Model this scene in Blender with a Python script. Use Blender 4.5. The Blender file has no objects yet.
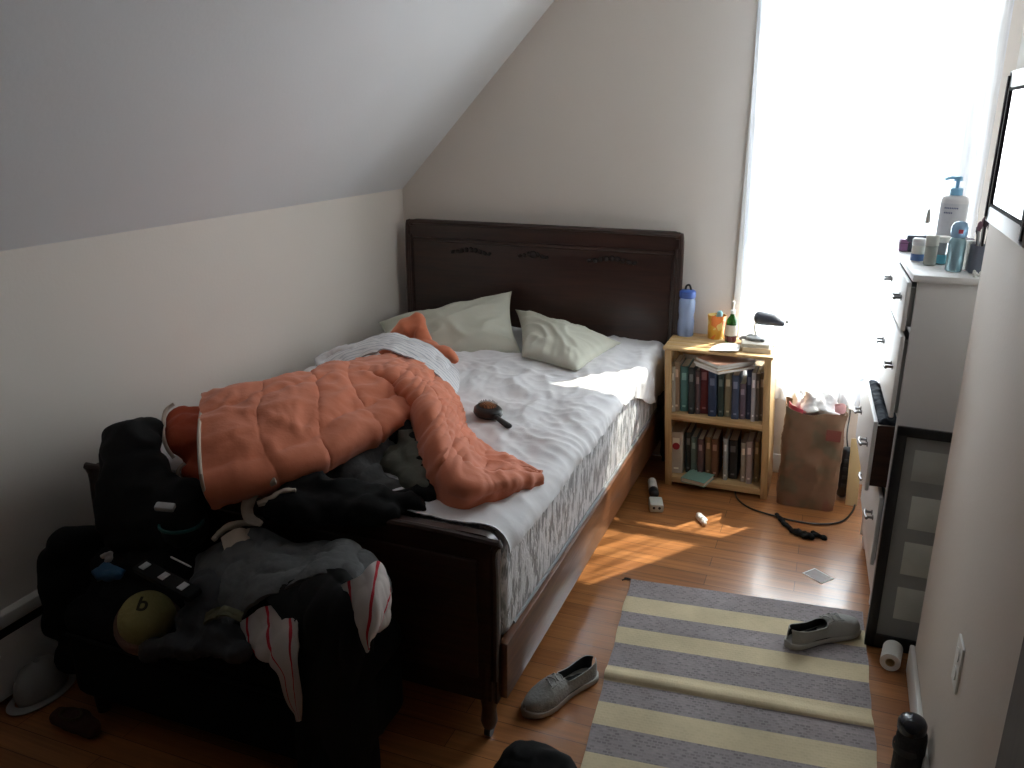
import bpy, bmesh, math, random
from mathutils import Vector, Matrix, noise, Euler
random.seed(7)
sc = bpy.context.scene
COL = sc.collection
R = math.radians
V = Vector

# ------------------------------------------------------------------ camera
F = 837.0
EYE = V((0, 0, 1.65))
yaw, pitch, roll = R(21.01), R(17.64), R(0.19)
fw = V((-math.sin(yaw)*math.cos(pitch), math.cos(yaw)*math.cos(pitch), -math.sin(pitch)))
rt = V((math.cos(yaw), math.sin(yaw), 0))
up = rt.cross(fw)
rt2 = rt*math.cos(roll) + up*math.sin(roll)
up2 = -rt*math.sin(roll) + up*math.cos(roll)
cam = bpy.data.cameras.new('camera')
cam.sensor_width = 36
cam.lens = F*36/1024
cam.clip_start = 0.02
camo = bpy.data.objects.new('camera', cam)
COL.objects.link(camo)
camo.matrix_world = Matrix(((rt2.x, up2.x, -fw.x, EYE.x), (rt2.y, up2.y, -fw.y, EYE.y),
                            (rt2.z, up2.z, -fw.z, EYE.z), (0, 0, 0, 1)))
sc.camera = camo

def ray(px, py):
    return rt2*(px-512) - up2*(py-384) + fw*F
def PY(px, py, y):          # the place at depth y seen at that spot of the photograph
    d = ray(px, py); return EYE + d*(y/d.y)
def PZ(px, py, z):
    d = ray(px, py); return EYE + d*((z-EYE.z)/d.z)

# ------------------------------------------------------------------ materials
def nt(name):
    m = bpy.data.materials.new(name); m.use_nodes = True
    n = m.node_tree.nodes; l = m.node_tree.links
    return m, n, l, n['Principled BSDF']

def mat(name, col, rough=.6, metal=0, var=.12, scale=12, bump=.0, bscale=60, sheen=0, coat=0, trans=0, alpha=1, spec=.5):
    m, n, l, b = nt(name)
    tc = n.new('ShaderNodeTexCoord')
    no = n.new('ShaderNodeTexNoise'); no.inputs['Scale'].default_value = scale; no.inputs['Detail'].default_value = 4
    l.new(tc.outputs['Object'], no.inputs['Vector'])
    mx = n.new('ShaderNodeMix'); mx.data_type = 'RGBA'
    c = list(col)[:3]
    mx.inputs[6].default_value = [max(0, k*(1-var)) for k in c]+[1]
    mx.inputs[7].default_value = [min(1, k*(1+var)) for k in c]+[1]
    l.new(no.outputs['Fac'], mx.inputs[0]); l.new(mx.outputs[2], b.inputs['Base Color'])
    b.inputs['Roughness'].default_value = rough; b.inputs['Metallic'].default_value = metal
    b.inputs['Specular IOR Level'].default_value = spec
    if sheen: b.inputs['Sheen Weight'].default_value = sheen
    if coat: b.inputs['Coat Weight'].default_value = coat
    if trans: b.inputs['Transmission Weight'].default_value = trans
    if alpha < 1: b.inputs['Alpha'].default_value = alpha
    if bump:
        n2 = n.new('ShaderNodeTexNoise'); n2.inputs['Scale'].default_value = bscale; n2.inputs['Detail'].default_value = 5
        l.new(tc.outputs['Object'], n2.inputs['Vector'])
        bp = n.new('ShaderNodeBump'); bp.inputs['Strength'].default_value = bump; bp.inputs['Distance'].default_value = .01
        l.new(n2.outputs['Fac'], bp.inputs['Height']); l.new(bp.outputs['Normal'], b.inputs['Normal'])
    return m

def wood(name, c1, c2, rough=.35, scale=(3, 40, 40), coat=0, dist=2.0):
    m, n, l, b = nt(name)
    tc = n.new('ShaderNodeTexCoord'); mp = n.new('ShaderNodeMapping')
    mp.inputs['Scale'].default_value = scale
    l.new(tc.outputs['Object'], mp.inputs['Vector'])
    no = n.new('ShaderNodeTexNoise'); no.inputs['Scale'].default_value = 1; no.inputs['Detail'].default_value = 5
    no.inputs['Distortion'].default_value = dist
    l.new(mp.outputs['Vector'], no.inputs['Vector'])
    cr = n.new('ShaderNodeValToRGB')
    cr.color_ramp.elements[0].position = .3; cr.color_ramp.elements[0].color = (*c1, 1)
    cr.color_ramp.elements[1].position = .7; cr.color_ramp.elements[1].color = (*c2, 1)
    l.new(no.outputs['Fac'], cr.inputs['Fac']); l.new(cr.outputs['Color'], b.inputs['Base Color'])
    b.inputs['Roughness'].default_value = rough
    if coat: b.inputs['Coat Weight'].default_value = coat; b.inputs['Coat Roughness'].default_value = .15
    bp = n.new('ShaderNodeBump'); bp.inputs['Strength'].default_value = .08; bp.inputs['Distance'].default_value = .005
    l.new(no.outputs['Fac'], bp.inputs['Height']); l.new(bp.outputs['Normal'], b.inputs['Normal'])
    return m

def math_node(n, l, op, a, b=None):
    k = n.new('ShaderNodeMath'); k.operation = op
    for i, v in enumerate((a, b)):
        if v is None: continue
        if isinstance(v, (int, float)): k.inputs[i].default_value = v
        else: l.new(v, k.inputs[i])
    return k.outputs[0]

def floor_material():
    m, n, l, b = nt('oak strip floor')
    tc = n.new('ShaderNodeTexCoord')
    br = n.new('ShaderNodeTexBrick')
    br.inputs['Scale'].default_value = 1
    br.inputs['Brick Width'].default_value = .85; br.inputs['Row Height'].default_value = .074
    br.inputs['Mortar Size'].default_value = .0012; br.inputs['Mortar Smooth'].default_value = .1
    br.inputs['Color1'].default_value = (.44, .185, .062, 1); br.inputs['Color2'].default_value = (.31, .118, .036, 1)
    br.inputs['Mortar'].default_value = (.10, .04, .012, 1); br.inputs['Bias'].default_value = 0
    br.offset = .37; br.offset_frequency = 2
    l.new(tc.outputs['Object'], br.inputs['Vector'])
    mp = n.new('ShaderNodeMapping'); mp.inputs['Scale'].default_value = (3, 70, 1)
    l.new(tc.outputs['Object'], mp.inputs['Vector'])
    no = n.new('ShaderNodeTexNoise'); no.inputs['Scale'].default_value = 1; no.inputs['Detail'].default_value = 6; no.inputs['Distortion'].default_value = .6
    l.new(mp.outputs['Vector'], no.inputs['Vector'])
    mx = n.new('ShaderNodeMix'); mx.data_type = 'RGBA'; mx.blend_type = 'MULTIPLY'; mx.inputs[0].default_value = .55
    cr = n.new('ShaderNodeValToRGB'); cr.color_ramp.elements[0].position = .3; cr.color_ramp.elements[0].color = (.45, .4, .36, 1)
    cr.color_ramp.elements[1].position = .65; cr.color_ramp.elements[1].color = (1.15, 1.1, 1.0, 1)
    l.new(no.outputs['Fac'], cr.inputs['Fac'])
    l.new(br.outputs['Color'], mx.inputs[6]); l.new(cr.outputs['Color'], mx.inputs[7])
    l.new(mx.outputs[2], b.inputs['Base Color'])
    b.inputs['Roughness'].default_value = .34
    b.inputs['Coat Weight'].default_value = .85; b.inputs['Coat Roughness'].default_value = .2
    bp = n.new('ShaderNodeBump'); bp.inputs['Strength'].default_value = .15; bp.inputs['Distance'].default_value = .002
    l.new(br.outputs['Fac'], bp.inputs['Height']); bp.invert = True
    l.new(bp.outputs['Normal'], b.inputs['Normal'])
    return m

def rug_material(stops, L):
    m, n, l, b = nt('striped woven cotton')
    tc = n.new('ShaderNodeTexCoord'); sx = n.new('ShaderNodeSeparateXYZ')
    l.new(tc.outputs['UV'], sx.inputs[0])
    cr = n.new('ShaderNodeValToRGB'); cr.color_ramp.interpolation = 'CONSTANT'
    el = cr.color_ramp.elements
    cg = (.31, .27, .275, 1); cb = (.62, .505, .285, 1)
    el[0].position = 0; el[0].color = cg
    el[1].position = stops[0]/L; el[1].color = cb
    for i, s in enumerate(stops[1:]):
        e = el.new(s/L); e.color = cg if i % 2 == 0 else cb
    l.new(sx.outputs['Y'], cr.inputs['Fac'])
    # warp dashes on the grey bands
    vor = n.new('ShaderNodeTexBrick'); vor.inputs['Scale'].default_value = 1
    vor.inputs['Brick Width'].default_value = .016; vor.inputs['Row Height'].default_value = .011
    vor.inputs['Mortar Size'].default_value = .0022
    vor.inputs['Color1'].default_value = (.60, .60, .60, 1); vor.inputs['Color2'].default_value = (1.2, 1.15, 1.15, 1)
    vor.inputs['Mortar'].default_value = (1.05, 1.05, 1.05, 1)
    mp = n.new('ShaderNodeMapping'); mp.inputs['Scale'].default_value = (.81, L, 1)
    l.new(tc.outputs['UV'], mp.inputs['Vector']); l.new(mp.outputs['Vector'], vor.inputs['Vector'])
    no = n.new('ShaderNodeTexNoise'); no.inputs['Scale'].default_value = 5; no.inputs['Detail'].default_value = 3
    l.new(mp.outputs['Vector'], no.inputs['Vector'])
    mx = n.new('ShaderNodeMix'); mx.data_type = 'RGBA'; mx.blend_type = 'MULTIPLY'; sr = n.new('ShaderNodeSeparateColor'); l.new(cr.outputs['Color'], sr.inputs[0])
    fac = math_node(n, l, 'SUBTRACT', .8, math_node(n, l, 'MULTIPLY', math_node(n, l, 'GREATER_THAN', sr.outputs[0], .45), .65))
    l.new(fac, mx.inputs[0])
    l.new(cr.outputs['Color'], mx.inputs[6]); l.new(vor.outputs['Color'], mx.inputs[7])
    mx2 = n.new('ShaderNodeMix'); mx2.data_type = 'RGBA'; mx2.blend_type = 'MULTIPLY'; mx2.inputs[0].default_value = .5
    l.new(mx.outputs[2], mx2.inputs[6]); l.new(no.outputs['Fac'], mx2.inputs[7])
    gm = n.new('ShaderNodeHueSaturation'); gm.inputs['Value'].default_value = 1.35; gm.inputs['Saturation'].default_value = .8
    l.new(mx2.outputs[2], gm.inputs['Color'])
    l.new(gm.outputs['Color'], b.inputs['Base Color']); b.inputs['Roughness'].default_value = .95
    b.inputs['Specular IOR Level'].default_value = .1
    bp = n.new('ShaderNodeBump'); bp.inputs['Strength'].default_value = .5; bp.inputs['Distance'].default_value = .002
    l.new(vor.outputs['Fac'], bp.inputs['Height']); l.new(bp.outputs['Normal'], b.inputs['Normal'])
    return m

def damask_material():
    m, n, l, b = nt('silver white damask ticking')
    tc = n.new('ShaderNodeTexCoord'); mp = n.new('ShaderNodeMapping'); mp.inputs['Scale'].default_value = (30, 46, 15)
    mp.inputs['Rotation'].default_value = (.35, 0, 0)
    l.new(tc.outputs['Object'], mp.inputs['Vector'])
    vo = n.new('ShaderNodeTexVoronoi'); vo.feature = 'SMOOTH_F1'; vo.inputs['Scale'].default_value = 1.1
    no = n.new('ShaderNodeTexNoise'); no.inputs['Scale'].default_value = 1.2; no.inputs['Detail'].default_value = 2; no.inputs['Distortion'].default_value = 2.5
    l.new(mp.outputs['Vector'], vo.inputs['Vector']); l.new(mp.outputs['Vector'], no.inputs['Vector'])
    s = math_node(n, l, 'ADD', vo.outputs['Distance'], no.outputs['Fac'])
    cr = n.new('ShaderNodeValToRGB'); cr.color_ramp.elements[0].position = .76; cr.color_ramp.elements[0].color = (.33, .33, .34, 1)
    cr.color_ramp.elements[1].position = 1.0; cr.color_ramp.elements[1].color = (.86, .86, .88, 1)
    l.new(s, cr.inputs['Fac']); l.new(cr.outputs['Color'], b.inputs['Base Color'])
    b.inputs['Roughness'].default_value = .35
    bp = n.new('ShaderNodeBump'); bp.inputs['Strength'].default_value = .7; bp.inputs['Distance'].default_value = .006
    l.new(s, bp.inputs['Height']); l.new(bp.outputs['Normal'], b.inputs['Normal'])
    return m

def sheer_material():
    m, n, l, b = nt('white sheer curtain')
    n.remove(b)
    out = n['Material Output']
    tr = n.new('ShaderNodeBsdfTransparent'); tr.inputs['Color'].default_value = (.98, .99, 1, 1)
    tl = n.new('ShaderNodeBsdfTranslucent'); tl.inputs['Color'].default_value = (.9, .93, 1, 1)
    df = n.new('ShaderNodeBsdfDiffuse'); df.inputs['Color'].default_value = (.85, .9, 1, 1)
    tc = n.new('ShaderNodeTexCoord'); wv = n.new('ShaderNodeTexNoise'); wv.inputs['Scale'].default_value = 26; wv.inputs['Detail'].default_value = 3
    mp = n.new('ShaderNodeMapping'); mp.inputs['Scale'].default_value = (1, 1, .05)
    l.new(tc.outputs['Object'], mp.inputs['Vector']); l.new(mp.outputs['Vector'], wv.inputs['Vector'])
    m1 = n.new('ShaderNodeMixShader'); m1.inputs[0].default_value = .4
    l.new(tl.outputs[0], m1.inputs[1]); l.new(df.outputs[0], m1.inputs[2])
    m2 = n.new('ShaderNodeMixShader')
    f = n.new('ShaderNodeMapRange'); f.inputs['From Min'].default_value = .36; f.inputs['From Max'].default_value = .64; f.inputs['To Min'].default_value = .28; f.inputs['To Max'].default_value = .85
    l.new(wv.outputs['Fac'], f.inputs['Value']); l.new(f.outputs[0], m2.inputs[0])
    l.new(tr.outputs[0], m2.inputs[1]); l.new(m1.outputs[0], m2.inputs[2])
    l.new(m2.outputs[0], out.inputs['Surface'])
    return m

def glass_pane_material():
    m, n, l, b = nt('window glass')
    n.remove(b); out = n['Material Output']
    tr = n.new('ShaderNodeBsdfTransparent'); tr.inputs['Color'].default_value = (.97, .99, .98, 1)
    gl = n.new('ShaderNodeBsdfGlossy'); gl.inputs['Roughness'].default_value = .02
    mx = n.new('ShaderNodeMixShader'); mx.inputs[0].default_value = .05
    l.new(tr.outputs[0], mx.inputs[1]); l.new(gl.outputs[0], mx.inputs[2]); l.new(mx.outputs[0], out.inputs['Surface'])
    return m

def kraft_print():
    m, n, l, b = nt('printed brown kraft paper')
    tc = n.new('ShaderNodeTexCoord')
    no = n.new('ShaderNodeTexNoise'); no.inputs['Scale'].default_value = 9; no.inputs['Detail'].default_value = 2
    l.new(tc.outputs['Object'], no.inputs['Vector'])
    cr = n.new('ShaderNodeValToRGB'); el = cr.color_ramp.elements
    el[0].position = .36; el[0].color = (.14, .105, .06, 1); el[1].position = .46; el[1].color = (.21, .12, .068, 1)
    e = el.new(.58); e.color = (.23, .13, .075, 1); e = el.new(.66); e.color = (.23, .10, .065, 1)
    l.new(no.outputs['Fac'], cr.inputs['Fac']); l.new(cr.outputs['Color'], b.inputs['Base Color']); b.inputs['Roughness'].default_value = .8
    return m

def striped_shirt_material():
    m, n, l, b = nt('white cotton with red stripes')
    tc = n.new('ShaderNodeTexCoord'); sx = n.new('ShaderNodeSeparateXYZ'); l.new(tc.outputs['UV'], sx.inputs[0])
    a = math_node(n, l, 'FRACT', math_node(n, l, 'ADD', math_node(n, l, 'MULTIPLY', sx.outputs['X'], 2.4), math_node(n, l, 'MULTIPLY', sx.outputs['Y'], .9)))
    s1 = math_node(n, l, 'LESS_THAN', math_node(n, l, 'ABSOLUTE', math_node(n, l, 'SUBTRACT', a, .3)), .055)
    mx = n.new('ShaderNodeMix'); mx.data_type = 'RGBA'
    mx.inputs[6].default_value = (.50, .44, .41, 1); mx.inputs[7].default_value = (.45, .015, .03, 1)
    l.new(s1, mx.inputs[0]); l.new(mx.outputs[2], b.inputs['Base Color']); b.inputs['Roughness'].default_value = .9
    return m

def white_stripe_material():
    m, n, l, b = nt('white cotton with pale grey stripes')
    tc = n.new('ShaderNodeTexCoord'); sx = n.new('ShaderNodeSeparateXYZ'); l.new(tc.outputs['UV'], sx.inputs[0])
    a = math_node(n, l, 'FRACT', math_node(n, l, 'MULTIPLY', sx.outputs['Y'], 9))
    s1 = math_node(n, l, 'LESS_THAN', a, .22)
    mx = n.new('ShaderNodeMix'); mx.data_type = 'RGBA'
    mx.inputs[6].default_value = (.80, .79, .80, 1); mx.inputs[7].default_value = (.52, .53, .58, 1)
    l.new(s1, mx.inputs[0]); l.new(mx.outputs[2], b.inputs['Base Color']); b.inputs['Roughness'].default_value = .85
    return m

M = {}
M['wall'] = mat('cream wall paint', (.73, .672, .61), .8, var=.02, scale=3, bump=.06, bscale=90, spec=.2)
M['ceil'] = mat('white ceiling paint', (.70, .70, .71), .85, var=.02, scale=3, bump=.05, bscale=70, spec=.2)
M['dim'] = mat('low bounce brown paint', (.16, .145, .13), .85, var=.03, spec=.2)  # unseen walls behind the camera, darkened to lower fill light in the room
M['trim'] = mat('white gloss trim paint', (.76, .75, .72), .4, var=.02, scale=4)
M['white'] = mat('white furniture paint', (.80, .80, .80), .45, var=.02, scale=4)
M['floor'] = floor_material()
M['mahog'] = wood('dark mahogany veneer', (.020, .0085, .006), (.045, .017, .011), .38, (2, 30, 30), coat=.15)
M['mahog_side'] = wood('mahogany side rail', (.10, .038, .018), (.19, .075, .032), .28, (30, 2, 30), coat=.3)
M['carve'] = mat('darkened carved wood', (.010, .005, .004), .5)
M['pine'] = wood('pale pine', (.47, .29, .12), (.68, .47, .235), .5, (3, 30, 30))
M['pine_v'] = wood('pale pine upright', (.47, .29, .12), (.68, .47, .235), .5, (30, 30, 3))
M['sheet'] = mat('white cotton sheet', (.77, .755, .765), .8, var=.03, scale=6, bump=.12, bscale=25, sheen=.1)
M['damask'] = damask_material()
M['pillow'] = mat('pale green pillowcase', (.555, .55, .46), .85, var=.04, scale=8, bump=.1, bscale=30)
M['orange'] = mat('salmon orange comforter cotton', (.67, .19, .088), .75, var=.1, scale=9, bump=.15, bscale=50, sheen=.2)
M['orange_in'] = mat('deep orange lining', (.42, .06, .018), .8, var=.1, scale=9, bump=.1)
M['cream'] = mat('cream piping', (.55, .45, .36), .8)
M['black'] = mat('black cloth', (.012, .012, .012), .9, var=.3, scale=14, bump=.2, bscale=30, spec=.2)
M['blackh'] = mat('black canvas', (.008, .008, .008), .85, var=.3, bump=.1, bscale=80, spec=.12)
M['char'] = mat('charcoal jersey', (.055, .056, .06), .95, var=.25, scale=18, bump=.3, bscale=60, spec=.2)
M['dgrey'] = mat('dark grey knit', (.115, .117, .118), .95, var=.2, scale=18, bump=.3, bscale=60, spec=.2)
M['sage'] = mat('grey green cotton', (.15, .155, .125), .9, var=.15, scale=10, bump=.2, spec=.2)
M['shirt'] = striped_shirt_material()
M['wstripe'] = white_stripe_material()
M['sheer'] = sheer_material()
M['pane'] = glass_pane_material()
M['plasticb'] = mat('black plastic', (.012, .012, .013), .35)
M['metal'] = mat('brushed nickel', (.22, .21, .21), .35, metal=.9)
M['chrome'] = mat('mirror silver', (.92, .92, .92), .02, metal=1, var=.0)
M['kraft'] = mat('brown kraft paper', (.27, .145, .08), .8, var=.18, scale=7, bump=.3, bscale=14)
M['card'] = mat('tan cardboard', (.55, .40, .20), .8, var=.08)
M['paper'] = mat('white paper', (.80, .79, .75), .8, var=.04)
M['pages'] = mat('cream book pages', (.66, .60, .48), .9, var=.08, scale=80)
M['greyp'] = mat('pale grey plastic', (.45, .46, .46), .45)

# ------------------------------------------------------------------ mesh helpers
def link(name, me, m=None, parent=None, smooth=None):
    o = bpy.data.objects.new(name, me)
    COL.objects.link(o)
    if m is not None:
        for k in (m if isinstance(m, (list, tuple)) else [m]): me.materials.append(k)
    if parent is not None:
        o.parent = parent
    return o

def shade(me, ang=40):
    me.shade_smooth()
    me.set_sharp_from_angle(angle=R(ang))

class MB:
    def __init__(s): s.bm = bmesh.new()
    def box(s, lo, hi, bev=0, rot=None, seg=2):
        lo, hi = V(lo), V(hi)
        r = bmesh.ops.create_cube(s.bm, size=1)
        vs = r['verts']; c = (lo+hi)/2; d = hi-lo
        if bev:
            for v in vs: v.co = V((v.co.x*d.x, v.co.y*d.y, v.co.z*d.z))
            es = list({e for v in vs for e in v.link_edges})
            g = bmesh.ops.bevel(s.bm, geom=es, offset=min(bev, .49*min(abs(k) for k in d)), segments=seg, affect='EDGES', profile=.5)
            vs = list({v for f in g['faces'] for v in f.verts} | {v for v in vs if v.is_valid})
            # flat faces keep their own verts through the bevel faces
        else:
            for v in vs: v.co = V((v.co.x*d.x, v.co.y*d.y, v.co.z*d.z))
        for v in vs:
            v.co = (rot @ v.co if rot else v.co) + c
        return s
    def cyl(s, p0, p1, r0, r1=None, seg=20, caps=True):
        p0, p1 = V(p0), V(p1); r1 = r0 if r1 is None else r1
        q = (p1-p0).to_track_quat('Z', 'Y')
        a, b = [], []
        for i in range(seg):
            t = 2*math.pi*i/seg; d = V((math.cos(t), math.sin(t), 0))
            a.append(s.bm.verts.new(p0 + q @ (d*r0))); b.append(s.bm.verts.new(p1 + q @ (d*r1)))
        for i in range(seg):
            j = (i+1) % seg; s.bm.faces.new((a[i], a[j], b[j], b[i]))
        if caps: s.bm.faces.new(a[::-1]); s.bm.faces.new(b)
        return s
    def lathe(s, c, prof, seg=24, sx=1, sy=1, rot=None, cap=True):
        c = V(c); rings = []
        for (r, z) in prof:
            ring = []
            for i in range(seg):
                t = 2*math.pi*i/seg
                p = V((math.cos(t)*r*sx, math.sin(t)*r*sy, z))
                ring.append(s.bm.verts.new(c + (rot @ p if rot else p)))
            rings.append(ring)
        for a, b in zip(rings, rings[1:]):
            for i in range(seg):
                j = (i+1) % seg; s.bm.faces.new((a[i], a[j], b[j], b[i]))
        if cap: s.bm.faces.new(rings[0][::-1]); s.bm.faces.new(rings[-1])
        return s
    def tube(s, pts, r, seg=8, smooth=4, rend=None):
        pts = [V(p) for p in pts]
        if smooth: pts = crom(pts, smooth)
        rings = []
        n = len(pts)
        for k, p in enumerate(pts):
            d = (pts[min(k+1, n-1)] - pts[max(k-1, 0)]).normalized()
            q = d.to_track_quat('Z', 'Y')
            rr = r if rend is None else r + (rend-r)*k/(n-1)
            rings.append([s.bm.verts.new(p + q @ V((math.cos(2*math.pi*i/seg)*rr, math.sin(2*math.pi*i/seg)*rr, 0))) for i in range(seg)])
        for a, b in zip(rings, rings[1:]):
            # match nearest start to avoid twisting
            o = min(range(seg), key=lambda k: sum((a[i].co-b[(i+k) % seg].co).length for i in range(0, seg, 2)))
            b2 = b[o:]+b[:o]; b[:] = b2
            for i in range(seg):
                j = (i+1) % seg; s.bm.faces.new((a[i], a[j], b[j], b[i]))
        s.bm.faces.new(rings[0][::-1]); s.bm.faces.new(rings[-1])
        return s
    def sphere(s, c, rad, sub=3, rot=None):
        r = bmesh.ops.create_icosphere(s.bm, subdivisions=sub, radius=1)
        rad = V(rad) if not isinstance(rad, (int, float)) else V((rad,)*3)
        for v in r['verts']:
            p = V((v.co.x*rad.x, v.co.y*rad.y, v.co.z*rad.z))
            v.co = V(c) + (rot @ p if rot else p)
        return s
    def prism(s, poly, d):       # polygon of 3d points pushed along d
        a = [s.bm.verts.new(V(p)) for p in poly]; b = [s.bm.verts.new(V(p)+V(d)) for p in poly]
        n = len(a)
        for i in range(n):
            j = (i+1) % n; s.bm.faces.new((a[i], a[j], b[j], b[i]))
        s.bm.faces.new(a[::-1]); s.bm.faces.new(b)
        return s
    def hull(s, pts):
        vs = [s.bm.verts.new(V(p)) for p in pts]
        g = bmesh.ops.convex_hull(s.bm, input=vs)
        dead = [e for e in g['geom_interior'] if isinstance(e, bmesh.types.BMVert)]
        bmesh.ops.delete(s.bm, geom=dead, context='VERTS')
        return s
    def build(s, name, m, parent=None, ang=40, origin=None):
        bmesh.ops.recalc_face_normals(s.bm, faces=s.bm.faces)
        me = bpy.data.meshes.new(name); s.bm.to_mesh(me); s.bm.free()
        shade(me, ang)
        o = link(name, me, m, parent)
        return o

def crom(p, k):
    out = []
    n = len(p)
    for i in range(n-1):
        a, b, c, d = p[max(i-1, 0)], p[i], p[i+1], p[min(i+2, n-1)]
        for j in range(k):
            t = j/k
            out.append(.5*((2*b)+(c-a)*t+(2*a-5*b+4*c-d)*t*t+(3*b-a-3*c+d)*t*t*t))
    out.append(p[-1].copy())
    return out

def resample(p, n):
    q = crom([V(k) for k in p], 12)
    L = [0]
    for a, b in zip(q, q[1:]): L.append(L[-1]+(b-a).length)
    out = []; j = 0
    for i in range(n):
        t = L[-1]*i/(n-1)
        while j < len(L)-2 and L[j+1] < t: j += 1
        w = (t-L[j])/max(1e-9, L[j+1]-L[j])
        out.append(q[j].lerp(q[j+1], min(1, max(0, w))))
    return out

def applied(o):
    dg = bpy.context.evaluated_depsgraph_get(); dg.update()
    me = bpy.data.meshes.new_from_object(o.evaluated_get(dg))
    old = o.data; o.modifiers.clear(); o.data = me
    me.name = old.name
    bpy.data.meshes.remove(old)
    return o

def ridge(p, s, seed=0, ax=(1, 1, 1)):
    q = V((p.x*ax[0], p.y*ax[1], p.z*ax[2]))*s + V((seed*13.7, seed*5.1, seed*9.3))
    return (1-abs(noise.noise(q)))**3

def wr(amp, s, seed=0, ax=(1, 1, 1), fine=.3):
    def f(p, n):
        q = V((p.x*ax[0], p.y*ax[1], p.z*ax[2]))
        w = noise.noise_vector(q*s*.6+V((seed, seed, 0)))*.25/s*2
        return amp*(ridge(p+w, s, seed, ax)-.45) + amp*fine*(ridge(p, s*2.3, seed+3, ax)-.45)
    return f

def surf(name, rows, m, nu=40, nv=30, thick=.006, disp=None, parent=None, dispuv=None):
    """cloth through rows of points; every row runs along u"""
    rr = [resample(r, nu) for r in rows]
    cols = [resample([r[i] for r in rr], nv) for i in range(nu)]
    bm = bmesh.new(); uv = bm.loops.layers.uv.new('UVMap')
    g = [[bm.verts.new(cols[i][j]) for j in range(nv)] for i in range(nu)]
    for i in range(nu-1):
        for j in range(nv-1):
            f = bm.faces.new((g[i][j], g[i+1][j], g[i+1][j+1], g[i][j+1]))
            for lp, (a, b) in zip(f.loops, ((i, j), (i+1, j), (i+1, j+1), (i, j+1))):
                lp[uv].uv = (a/(nu-1), b/(nv-1))
    bm.normal_update()
    if dispuv:
        sg = 1 if sum(v.normal.dot(EYE-v.co) for v in bm.verts) > 0 else -1
        new = [(g[i][j], g[i][j].co+g[i][j].normal*sg*dispuv(i/(nu-1), j/(nv-1), g[i][j].co)) for i in range(nu) for j in range(nv)]
        for v, c in new: v.co = c
    if disp:
        new = [(v, v.co+v.normal*disp(v.co, v.normal)) for v in bm.verts]
        for v, c in new: v.co = c
    me = bpy.data.meshes.new(name); bm.to_mesh(me); bm.free()
    o = link(name, me, m)
    if parent is not None: o.parent = parent; o.matrix_parent_inverse = parent.matrix_basis.inverted()
    if thick:
        md = o.modifiers.new('s', 'SOLIDIFY'); md.thickness = thick; md.offset = 0
        applied(o)
    shade(o.data, 60)
    return o

def cap_pts(p0, p1, r0, r1, sub=2):
    bm = bmesh.new(); bmesh.ops.create_icosphere(bm, subdivisions=sub, radius=1)
    vs = [v.co.copy() for v in bm.verts]; bm.free()
    r0 = V(r0) if not isinstance(r0, (int, float)) else V((r0,)*3)
    r1 = V(r1) if not isinstance(r1, (int, float)) else V((r1,)*3)
    return [V(p0)+V((v.x*r0.x, v.y*r0.y, v.z*r0.z)) for v in vs]+[V(p1)+V((v.x*r1.x, v.y*r1.y, v.z*r1.z)) for v in vs]

def blob(name, caps, m, voxel=.012, smooth=6, disp=None, parent=None, floor=None):
    mb = MB()
    for c in caps:
        mb.hull(cap_pts(*c))
    bmesh.ops.recalc_face_normals(mb.bm, faces=mb.bm.faces)
    me = bpy.data.meshes.new(name); mb.bm.to_mesh(me); mb.bm.free()
    o = link(name, me, m, parent)
    md = o.modifiers.new('r', 'REMESH'); md.mode = 'VOXEL'; md.voxel_size = voxel
    if smooth:
        sm = o.modifiers.new('s', 'SMOOTH'); sm.factor = .5; sm.iterations = smooth
    applied(o)
    me = o.data
    if disp:
        ns = [v.normal.copy() for v in me.vertices]
        for v, n in zip(me.vertices, ns):
            v.co = v.co + n*disp(v.co, n)
    if floor is not None:
        for v in me.vertices:
            if v.co.z < floor: v.co.z = floor
    me.update(); shade(me, 75)
    return o

def thing(name, label, cat, loc=(0, 0, 0), rz=0, group=None):
    o = bpy.data.objects.new(name, None); o.empty_display_size = .05
    COL.objects.link(o); o.location = loc; o.rotation_euler = (0, 0, rz)
    return tag(o, label, cat, group)
def tag(o, label, cat, group=None):
    o['label'] = label; o['category'] = cat
    if group: o['group'] = group
    return o
def struct(o):
    o['kind'] = 'structure'; return o

# ------------------------------------------------------------------ room
XL, YB, XN, XA = -2.157, 4.0, .37, .76
KNEE, TOP = 1.293, 2.46
XS = XL+(TOP-KNEE)/math.tan(R(46.7))
Y0 = -1.3
YE = 2.52                       # end of the near right wall
WX0, WX1, WZ0, WZ1 = -.345, .39, .50, 2.37   # window opening

struct(MB().box((XL-.2, Y0-.2, -.12), (XA+.9, YB+.2, 0)).build('floor', M['floor']))
struct(MB().box((XL-.15, Y0-.1, 0), (XL, YB+.12, KNEE+.05)).build('wall_left', M['wall']))
struct(MB().prism([(XL, Y0-.1, KNEE), (XL-.15, Y0-.1, KNEE+.1), (XS-.1, Y0-.1, TOP+.15), (XS+.02, Y0-.1, TOP+.02)], (0, YB+.1-Y0+.12, 0)).build('ceiling_slope', M['ceil']))
struct(MB().box((XS-.06, Y0-.1, TOP), (XA+.9, YB+.12, TOP+.12)).build('ceiling', M['ceil']))
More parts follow.
